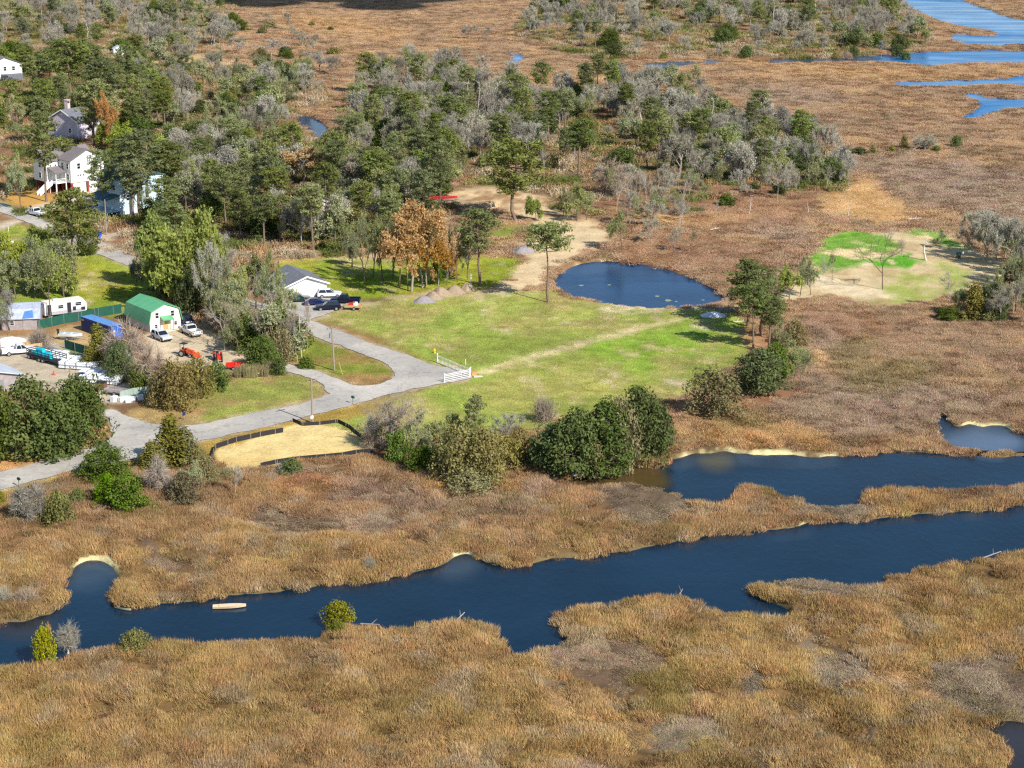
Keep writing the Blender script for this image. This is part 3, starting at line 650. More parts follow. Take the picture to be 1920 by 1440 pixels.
# ================================================================== TREES
class Soup:
    """collects quads and triangles as arrays, then becomes one mesh"""
    def __init__(s): s.V = []; s.Q = []; s.T = []; s.v = []; s.n = 0
    def add(s, V, Q=None, T=None, v=None):
        V = np.asarray(V, float)
        if Q is not None and len(Q): s.Q.append(np.asarray(Q) + s.n)
        if T is not None and len(T): s.T.append(np.asarray(T) + s.n)
        s.V.append(V); s.v.append(np.full(len(V), .5) if v is None else np.asarray(v, float)); s.n += len(V)
    def tube(s, P, R, k=5):
        P = np.asarray(P, float); m = len(P)
        d = np.gradient(P, axis=0); d /= np.linalg.norm(d, axis=1)[:, None] + 1e-9
        ref = np.array([1., 0, 0]) if abs(d[0][0]) < .8 else np.array([0, 1., 0])
        u = np.cross(d, ref); u /= np.linalg.norm(u, axis=1)[:, None] + 1e-9
        w = np.cross(d, u)
        a = np.arange(k) / k * 2 * np.pi
        V = (P[:, None, :] + (np.cos(a)[None, :, None] * u[:, None, :] + np.sin(a)[None, :, None] * w[:, None, :]) * np.asarray(R)[:, None, None]).reshape(-1, 3)
        Q = []
        for i in range(m - 1):
            for j in range(k):
                Q.append((i * k + j, i * k + (j + 1) % k, (i + 1) * k + (j + 1) % k, (i + 1) * k + j))
        s.add(V, Q)
    def leaves(s, C, Nn, size, r, asp=.6, vo=0.0):
        n = len(C)
        Nn = Nn / (np.linalg.norm(Nn, axis=1)[:, None] + 1e-9)
        t = r.normal(0, 1, (n, 3)); t -= (t * Nn).sum(1)[:, None] * Nn; t /= np.linalg.norm(t, axis=1)[:, None] + 1e-9
        bt = np.cross(Nn, t)
        sz = size * r.uniform(.6, 1.4, n)[:, None]
        V = np.stack([C - t * sz, C + bt * sz * asp * r.uniform(.6, 1.2, (n, 1)), C + t * sz * r.uniform(.7, 1.2, (n, 1)), C - bt * sz * asp], 1).reshape(-1, 3)
        s.add(V, np.arange(n * 4).reshape(n, 4), v=np.repeat(r.uniform(0, 1, n) + vo, 4))
    def twigs(s, P, D, L, wd, r):
        n = len(P)
        D = D / (np.linalg.norm(D, axis=1)[:, None] + 1e-9)
        t = np.cross(D, r.normal(0, 1, (n, 3))); t /= np.linalg.norm(t, axis=1)[:, None] + 1e-9
        L = np.asarray(L).reshape(-1, 1)
        k = r.normal(0, .16, (n, 3)) * L
        V = np.stack([P - t * wd * .5, P + t * wd * .5, P + D * L * .55 + k + t * wd * .35, P + D * L, P + D * L * .55 + k - t * wd * .35], 1).reshape(-1, 3)
        b_ = np.arange(n) * 5
        s.add(V, np.stack([b_, b_ + 1, b_ + 2, b_ + 4], 1), np.stack([b_ + 4, b_ + 2, b_ + 3], 1), v=np.repeat(r.uniform(0, 1, n), 5))
    def mesh(s, name, m):
        V = np.concatenate(s.V)
        me = np_mesh(name, V, np.concatenate(s.Q) if s.Q else None, np.concatenate(s.T) if s.T else None)
        vfloat(me, "v", np.concatenate(s.v)); me.materials.append(m)
        return me
def clump(s, c, rad, n, size, r, flat=.7, up=.35, asp=.6, out=.9):
    d = r.normal(0, 1, (n, 3)); d /= np.linalg.norm(d, axis=1)[:, None]
    p = d * (r.uniform(.25, 1, (n, 1)) ** .45) * np.array([rad, rad, rad * flat])
    s.leaves(np.asarray(c) + p, d * out + r.normal(0, .55, (n, 3)) + np.array([0, 0, up]), size, r, asp, r.normal(0, .38))

def leaf_mat(name, rgb, vary=.20, trans=.25, hue=.015):
    m, n, nd, lk, b = new_mat(name)
    av = N(n, "ShaderNodeAttribute"); av.attribute_name = "v"
    oi = N(n, "ShaderNodeObjectInfo")
    tc = N(n, "ShaderNodeTexCoord")
    f = noise_node(n, .45, 3, tc.outputs["Object"])
    k = math_node(n, 'MULTIPLY', maprange(n, av.outputs["Fac"], 0, 1, 1 - vary, 1 + vary), math_node(n, 'MULTIPLY', maprange(n, oi.outputs["Random"], 0, 1, .78, 1.25), maprange(n, f, .3, .7, .8, 1.2)))
    c = N(n, "ShaderNodeRGB"); c.outputs[0].default_value = (*rgb, 1)
    hs = N(n, "ShaderNodeHueSaturation"); lk.new(c.outputs[0], hs.inputs["Color"])
    r2 = math_node(n, 'FRACT', math_node(n, 'MULTIPLY', oi.outputs["Random"], 7.31))
    lk.new(maprange(n, r2, 0, 1, .5 - hue, .5 + hue), hs.inputs["Hue"])
    r3 = math_node(n, 'FRACT', math_node(n, 'MULTIPLY', oi.outputs["Random"], 13.7))
    lk.new(maprange(n, r3, 0, 1, .75, 1.1), hs.inputs["Saturation"])
    col = scale_col(n, hs.outputs[0], k)
    df = N(n, "ShaderNodeBsdfDiffuse"); tr = N(n, "ShaderNodeBsdfTranslucent"); mx = N(n, "ShaderNodeMixShader")
    lk.new(col, df.inputs[0]); lk.new(col, tr.inputs[0]); mx.inputs[0].default_value = trans
    lk.new(df.outputs[0], mx.inputs[1]); lk.new(tr.outputs[0], mx.inputs[2])
    lk.new(mx.outputs[0], nd["Material Output"].inputs[0])
    return m
BARK_PINE = mat("pine_bark", (126, 106, 92), .95, .25, 1.2)
BARK_GREY = mat("grey_bark", (158, 150, 142), .95, .25, 1.2)
BARK_DARK = mat("dark_bark", (112, 98, 86), .95, .25, 1.2)
BARK_PALE = mat("bleached_wood", (206, 196, 184), .95, .2, 1.2)
LM = {
 'pine': leaf_mat("pine_needles", (.195, .225, .065)), 'oak': leaf_mat("oak_leaves", (.118, .158, .036)),
 'olive': leaf_mat("budding_twigs", (.345, .365, .16), .2, .3), 'grey': leaf_mat("grey_twigs", (.41, .38, .295), .22, .2, .012),
 'orange': leaf_mat("orange_buds", (.54, .31, .085), .3, .3, .012), 'bud': leaf_mat("fresh_buds", (.34, .39, .07), .2, .35),
 'cedar': leaf_mat("cedar_sprays", (.21, .19, .05)), 'myrtle': leaf_mat("myrtle_leaves", (.26, .22, .075)),
 'bright': leaf_mat("bright_leaves", (.125, .20, .018)), 'gold': leaf_mat("yellow_green_leaves", (.27, .27, .03)),
 'tan': leaf_mat("dead_brown_twigs", (.42, .33, .25), .3, .1, .01), 'moss': leaf_mat("hanging_moss", (.20, .20, .175), .3, .2, .012),
 'reed': leaf_mat("tall_reeds", (.36, .31, .15), .3, .2, .01),
}
def finish(tr, cr, bark, leafm, h, w, nm):
    V = np.concatenate(cr.V); wr = np.percentile(np.linalg.norm(V[:, :2], axis=1), 96) * 2; hr = np.percentile(V[:, 2], 99.5)
    for s in (tr, cr): s.V = [v * np.array([w / wr, w / wr, h / hr]) for v in s.V]
    return dict(trunk=tr.mesh("trunk", bark) if tr.V else None, crown=cr.mesh("crown", leafm), h=h, w=w, nm=nm)

def make_pine(seed, h=16, w=6.5, cf=.45, nb=34, umbrella=False):
    r = np.random.default_rng(seed); tr = Soup(); cr = Soup()
    z = np.linspace(0, h * .97, 8); bend = np.cumsum(r.normal(0, .12, (8, 2)), 0); bend[0] = 0
    P = np.concatenate([bend, z[:, None]], 1); tr.tube(P, np.linspace(.24, .05, 8), 6)
    at = lambda zz: np.array([np.interp(zz, z, P[:, 0]), np.interp(zz, z, P[:, 1]), zz])
    for i in range(nb):
        t = (i + r.uniform(0, 1)) / nb; zz = h * (cf + (1 - cf) * t * .96)
        prof = (np.sin(np.pi * (t * .82 + .14)) ** .7) if not umbrella else (np.sqrt(max(.02, 1 - t * t)) * (1 if t > .25 else .75))
        L = w * .5 * prof * r.uniform(.55, 1.12); a = i * 2.4 + r.normal(0, .4)
        b0 = at(zz); rise = (.1 + .35 * t) if not umbrella else .35
        tip = b0 + np.array([np.cos(a) * L, np.sin(a) * L, L * rise])
        midp = (b0 + tip) / 2 + np.array([0, 0, -.08 * L])
        tr.tube([b0, midp, tip], [.07, .05, .025], 4)
        for q in ((1.0, .62) if L > 1.4 else (1.0,)):
            c = b0 + (tip - b0) * q + r.normal(0, .18, 3)
            clump(cr, c, r.uniform(.75, 1.2) * (w / 6.5) ** .5, 52, .30, r, .55, .5, .35)
    clump(cr, at(h * .97) + np.array([0, 0, -.2]), .9, 60, .3, r, .8, .5, .35)
    for i in range(5):                       # dead stubs under the crown
        zz = h * r.uniform(cf * .55, cf); a = r.uniform(0, 6.28); L = r.uniform(.5, 1.4)
        tr.tube([at(zz), at(zz) + np.array([np.cos(a) * L, np.sin(a) * L, .1])], [.035, .015], 3)
    return finish(tr, cr, BARK_PINE, LM['pine'], h, w, "pine_tree")

def skeleton(r, h, w, tf, upr, depth=4, nfork=(3, 5), wob=.22, k0=.26, lean=.04):
    tubes = []; ends = []
    def grow(p, d, L, rad, lev):
        n = 4; P = [p]; dd = d.copy()
        for _ in range(n):
            dd = dd + r.normal(0, wob, 3) * (1.0 if lev else .35); dd[2] += .05 if lev < 2 else -.015
            dd /= np.linalg.norm(dd); P.append(P[-1] + dd * L / n)
        tubes.append((np.array(P), np.linspace(rad, rad * .62, n + 1), lev))
        if lev >= depth - 1:
            ends.append((np.array(P), dd)); return
        nf = r.integers(nfork[0], nfork[1] + 1)
        for i in range(nf):
            q = n if i < 2 else r.integers(2, n + 1)
            a = r.uniform(0, 2 * np.pi); sp = r.uniform(.35, 1.0) * upr
            ax = np.cross(dd, [np.cos(a), np.sin(a), .3]); ax /= np.linalg.norm(ax) + 1e-9
            nd_ = dd * np.cos(sp) + np.cross(ax, dd) * np.sin(sp)
            grow(P[q], nd_, L * r.uniform(.55, .85) * (1.25 if lev == 0 else 1), rad * r.uniform(.45, .62), lev + 1)
    grow(np.zeros(3), np.array([r.normal(0, lean), r.normal(0, lean), 1.0]), h * tf, k0, 0)
    return tubes, ends
def make_branchy(seed, kind, h=13, w=9, tf=.32, upr=1.0, depth=4, twig=9, twl=1.5, leaf=0, lsize=.16, bark=None, moss=0, nm="bare_tree", wob=.22, twd=.05, k0=.26, lean=.04):
    r = np.random.default_rng(seed); tr = Soup(); cr = Soup()
    tubes, ends = skeleton(r, h, w, tf, upr, depth, wob=wob, k0=k0, lean=lean)
    for P, R, lev in tubes: tr.tube(P, np.maximum(R, .022), 6 if lev == 0 else 4 if lev < 3 else 3)
    tp = np.concatenate([np.repeat(P[2:], twig, 0) for P, d in ends]); td = np.concatenate([np.repeat(np.gradient(P, axis=0)[2:], twig, 0) for P, d in ends])
    td = td / (np.linalg.norm(td, axis=1)[:, None] + 1e-9) + r.normal(0, .55, td.shape) + np.array([0, 0, .08])
    Lt = twl * r.uniform(.4, 1.2, len(tp))
    cr.twigs(tp, td, Lt, twd, r)
    tdn = td / np.linalg.norm(td, axis=1)[:, None]
    if leaf:
        c = np.repeat(tp, leaf, 0) + np.repeat(tdn, leaf, 0) * (np.repeat(Lt, leaf) * r.uniform(.3, 1.1, len(tp) * leaf))[:, None] + r.normal(0, .1, (len(tp) * leaf, 3))
        cr.leaves(c, r.normal(0, 1, c.shape) + np.array([0, 0, .5]), lsize, r, .6)
    if moss:
        sel = r.integers(0, len(tp), moss)
        cr.twigs(tp[sel] + r.normal(0, .1, (moss, 3)), r.normal(0, .12, (moss, 3)) + np.array([0, 0, -1.]), r.uniform(.6, 1.8, moss), .16, r)
    return finish(tr, cr, bark or BARK_GREY, LM[kind], h, w, nm)
def make_dense(seed, kind, h=9, w=9, base=.08, ncl=46, per=80, lsize=.24, cone=0.0, crad=.17, flat=.75, nm="evergreen_tree", bark=None, tier=1.0):
    r = np.random.default_rng(seed); tr = Soup(); cr = Soup()
    lob = r.uniform(0, 6.28, 3)
    for i in range(ncl):
        t = (i + .5) / ncl; a = i * 2.39996 + r.normal(0, .25)
        z = base + (1 - base) * t
        if cone: rr = (1 - t) ** cone * (1 if t > .1 else .8)
        else: rr = np.sqrt(max(0, 1 - (2 * (t * .86 + .14) - .78) ** 2 / 1.5)) * (1 if t < .93 else .6)
        rr *= (1 + .16 * np.sin(2 * a + lob[0]) + .12 * np.sin(3 * a + lob[1])) * r.uniform(.5, 1.14)
        c = np.array([np.cos(a) * rr * w * .42, np.sin(a) * rr * w * .42, z * h * .93 + r.normal(0, h * .03)])
        clump(cr, c, w * crad * r.uniform(.55, 1.4), per, lsize, r, flat, .45, .6)
        if i % 2 == 0:
            tr.tube([[0, 0, max(.1, z * h * .55)], c * .6 + np.array([0, 0, z * h * .1]), c], [.09, .06, .03], 4)
    for i in range(ncl // 3):                # inner mass
        a = r.uniform(0, 6.28); z = r.uniform(base, .75); rr = r.uniform(0, .5) * ((1 - z) ** cone if cone else 1)
        clump(cr, [np.cos(a) * rr * w * .42, np.sin(a) * rr * w * .42, z * h * .9], w * crad * 1.1, per // 2, lsize, r, .8, .2)
    tr.tube([[0, 0, 0], [.1, .05, h * .3], [0, .1, h * .7]], [.24, .18, .05], 6)
    return finish(tr, cr, bark or BARK_DARK, LM[kind], h, w, nm)
def make_snag(seed, h=13):
    r = np.random.default_rng(seed); tr = Soup(); cr = Soup()
    z = np.linspace(0, h, 8); b = np.cumsum(r.normal(0, .22, (8, 2)), 0); b[0] = 0
    P = np.concatenate([b, z[:, None]], 1); tr.tube(P, np.linspace(.26, .07, 8), 6)
    for i in range(8):
        j = r.integers(3, 8); a = r.uniform(0, 6.28); L = r.uniform(.8, 2.6)
        d = np.array([np.cos(a), np.sin(a), r.uniform(.1, .9)]); q = P[j] + d * L * .5 + r.normal(0, .15, 3); e = q + (d + np.array([0, 0, .5])) * L * .5
        cr.tube([P[j], q, e], [.08, .05, .02], 4)
    return finish(tr, cr, BARK_PALE, BARK_PALE, h, 3.2, "dead_tree")
def make_brush(seed, kind, h=2.2, w=3.4, n=420, wd=.05):
    r = np.random.default_rng(seed); cr = Soup(); tr = Soup()
    a = r.uniform(0, 6.28, n); el = r.uniform(.15, 1.5, n)
    D = np.stack([np.cos(a) * np.cos(el), np.sin(a) * np.cos(el), np.sin(el)], 1)
    P = r.normal(0, .22, (n, 3)) * np.array([w * .5, w * .5, .2]); P[:, 2] = np.abs(P[:, 2])
    cr.twigs(P, D + r.normal(0, .2, D.shape), r.uniform(.5, 1.0, n) * h, wd, r)
    cr.twigs(P + D * h * .5, D + r.normal(0, .6, D.shape), r.uniform(.3, .6, n) * h, wd * .8, r)
    for i in range(6):
        e = np.array([math.cos(i * 1.05), math.sin(i * 1.05), 1.1]); tr.tube([[0, 0, 0], e * .5, e * h * .5], [.06, .04, .02], 4)
    return finish(tr, cr, BARK_GREY, LM[kind], h, w, "bare_bush")
def make_reed(seed, h=3, w=6, n=500):
    r = np.random.default_rng(seed); cr = Soup()
    P = np.stack([r.uniform(-w / 2, w / 2, n), r.uniform(-1.2, 1.2, n), np.zeros(n)], 1)
    cr.twigs(P, r.normal(0, .16, (n, 3)) + np.array([0, 0, 1.]), r.uniform(.5, 1, n) * h, .09, r)
    return finish(Soup(), cr, BARK_PALE, LM['reed'], h, w, "reed_clump")

PROTO = {
 'pine': [make_pine(1), make_pine(2, 17, 6.5, .5), make_pine(3, 15, 7, .38, 40), make_pine(4, 16, 5.5, .55, 28)],
 'umbrella': [make_pine(9, 15, 9.5, .66, 34, True)],
 'grey': [make_branchy(12, 'grey', 14, 8.5, .34, .85, 4, 16, 1.6, 1, .15, moss=200, twd=.06), make_branchy(14, 'grey', 14, 7.5, .4, .7, 4, 16, 1.4, 1, .15, moss=140, twd=.06), make_branchy(15, 'grey', 13, 8, .36, .8, 4, 16, 1.4, 1, .15, moss=140, twd=.06)],
 'mossoak': [make_branchy(11, 'grey', 13, 10, .27, 1.05, 4, 16, 1.6, 1, .15, moss=300, twd=.06, nm="mossy_oak"), make_branchy(13, 'grey', 11, 10.5, .22, 1.2, 4, 16, 1.5, 1, .15, moss=480, twd=.06, nm="mossy_oak")],
 'olive': [make_branchy(21, 'olive', 12, 8.5, .3, .95, 4, 10, 1.4, 3, .19, BARK_DARK, nm="budding_tree"), make_branchy(22, 'olive', 13, 7.5, .36, .85, 4, 10, 1.4, 3, .19, BARK_DARK, nm="budding_tree"), make_branchy(23, 'olive', 10, 9, .26, 1.1, 4, 10, 1.3, 3, .19, BARK_DARK, nm="budding_tree")],
 'orange': [make_branchy(31, 'orange', 13, 10, .34, .95, 4, 13, 1.6, 4, .18, BARK_GREY, nm="orange_tree"), make_branchy(32, 'orange', 12, 8, .36, .95, 4, 12, 1.5, 6, .19, BARK_GREY, nm="orange_tree")],
 'bud': [make_branchy(41, 'bud', 15, 13, .2, 1.0, 5, 7, 1.4, 4, .24, BARK_DARK, nm="budding_tree"), make_branchy(42, 'bud', 11, 8, .28, .95, 4, 12, 1.3, 4, .2, BARK_DARK, nm="budding_tree")],
 'oak': [make_dense(51, 'oak', 9, 10, .1, 60, 90), make_dense(52, 'oak', 10, 9, .08, 56, 90), make_dense(53, 'oak', 8, 8, .12, 48, 90)],
 'cedar': [make_dense(61, 'cedar', 8, 5, .05, 46, 70, .2, .62, .17, 1.5, "cedar_tree"), make_dense(62, 'cedar', 9, 5.5, .05, 50, 70, .2, .75, .16, 1.6, "cedar_tree")],
 'myrtle': [make_dense(71, 'myrtle', 7, 8, .08, 50, 70, .2, crad=.16, nm="myrtle_tree"), make_dense(72, 'myrtle', 6, 8, .06, 46, 70, .2, crad=.17, nm="myrtle_tree")],
 'bright': [make_dense(81, 'bright', 5, 5.5, .04, 40, 80, .17, crad=.19, nm="green_bush"), make_dense(82, 'bright', 4.5, 5, .04, 34, 80, .17, crad=.2, nm="green_bush")],
 'gold': [make_dense(86, 'gold', 2.6, 4, .03, 34, 70, .13, crad=.2, nm="yellow_green_bush"), make_dense(87, 'gold', 3.2, 3.6, .12, 28, 70, .13, crad=.2, nm="yellow_green_bush")],
 'shrub': [make_dense(91, 'oak', 2.6, 4, .03, 26, 60, .2, crad=.22, nm="dark_shrub"), make_dense(92, 'myrtle', 2.4, 4, .03, 24, 60, .2, crad=.22, nm="olive_shrub")],
 'snag': [make_snag(95), make_snag(96, 12), make_snag(97, 14)],
 'brush': [make_brush(101, 'grey'), make_brush(102, 'tan', 2.4, 3.8)],
 'bare': [make_branchy(111, 'tan', 14, 7.5, .45, .8, 4, 9, 1.5, bark=BARK_GREY, twd=.045), make_branchy(112, 'tan', 15, 6.5, .42, .7, 4, 9, 1.4, bark=BARK_GREY, twd=.045)],
 'tangle': [make_branchy(121, 'tan', 9, 11, .2, 1.35, 4, 12, 1.7, bark=BARK_GREY, wob=.38, twd=.055), make_branchy(122, 'grey', 8, 9, .2, 1.3, 4, 10, 1.5, bark=BARK_PALE, wob=.36)],
 'thin': [make_branchy(131, 'olive', 9, 5, .34, .75, 4, 5, 1.0, 1, .14, BARK_DARK, nm="young_tree", k0=.13), make_branchy(132, 'grey', 9, 4.5, .38, .7, 4, 5, 1.0, bark=BARK_PALE, nm="young_tree", k0=.13)],
 'reed': [make_reed(141)],
 'slim': [make_branchy(161, 'olive', 15, 8, .42, .85, 4, 9, 1.5, 3, .19, BARK_DARK, nm="slim_tree", k0=.5, lean=.1), make_branchy(162, 'olive', 15, 7.5, .46, .8, 4, 9, 1.5, 3, .19, BARK_DARK, nm="slim_tree", k0=.46, lean=.12)],
 'bigbare': [make_branchy(153, 'tan', 17, 8, .55, .75, 4, 5, 1.6, bark=BARK_DARK, nm="bare_tree", k0=.36, twd=.055)],
}
LOOK = {'slim': "tall slim high crowned tree", 'pine': "dark green pine", 'umbrella': "flat crowned pine", 'grey': "slender grey bare tree", 'mossoak': "broad mossy grey oak", 'olive': "pale olive budding tree", 'orange': "rust orange leafed tree", 'bud': "fresh green budding tree",
        'oak': "dense dark evergreen tree", 'cedar': "pointed olive cedar", 'myrtle': "brownish olive bushy tree", 'bright': "bright green rounded bush", 'gold': "yellow green bush", 'shrub': "low dull green shrub",
        'snag': "bleached dead trunk", 'brush': "leafless pale bush", 'bare': "tall bare brown tree", 'tangle': "tangled leafless tree", 'thin': "slender pale trunked tree", 'reed': "clump of tall dry reeds", 'bigbare': "large bare tree with spreading limbs"}
CAT = {'pine': "pine tree", 'umbrella': "pine tree", 'cedar': "cedar tree", 'bright': "bush", 'gold': "bush", 'shrub': "shrub", 'brush': "bush", 'reed': "reeds", 'snag': "dead tree"}
GRP = {'slim': "row of slim trunked trees behind the cottage", 'mossoak': "broad mossy oaks of the woods", 'pine': "pines of the woods and yards", 'grey': "bare grey trees of the woods", 'olive': "budding trees of the woods", 'oak': "dense evergreen trees", 'orange': "orange leafed trees", 'bud': "fresh green budding trees", 'cedar': "olive cedars",
       'myrtle': "brownish olive bushy trees", 'bright': "bright green bushes", 'gold': "yellow green bushes on the creek bank", 'shrub': "low shrubs in the woods and marsh", 'snag': "bleached dead trunks", 'brush': "leafless bushes", 'bare': "tall bare trees", 'tangle': "tangled leafless trees", 'thin': "slender young trees"}
TREES = []                                     # (root, kind, px, py)
def plant(kind, px, py, h, w, label=None, var=None, rz=None):
    ps = PROTO[kind]; p = ps[random.randrange(len(ps)) if var is None else var]
    X, Y = G(px, py)
    sz = h / p['h']; sxy = w / p['w']
    root = empty(p['nm'], (X, Y, -.05), random.uniform(0, 6.28) if rz is None else rz, (sxy, sxy, sz))
    for k in ("trunk", "crown"):
        if p[k] is not None: link(bpy.data.objects.new(k, p[k]), root)
    tag(root, label, CAT.get(kind, "tree"), GRP.get(kind))
    TREES.append([root, kind, px, py])
    return root
def T(kind, bx, by, ty, wpx, label=None, var=None, rz=None):
    return plant(kind, bx, by, height_m(by, ty), wpx / sc(by), label, var, rz)

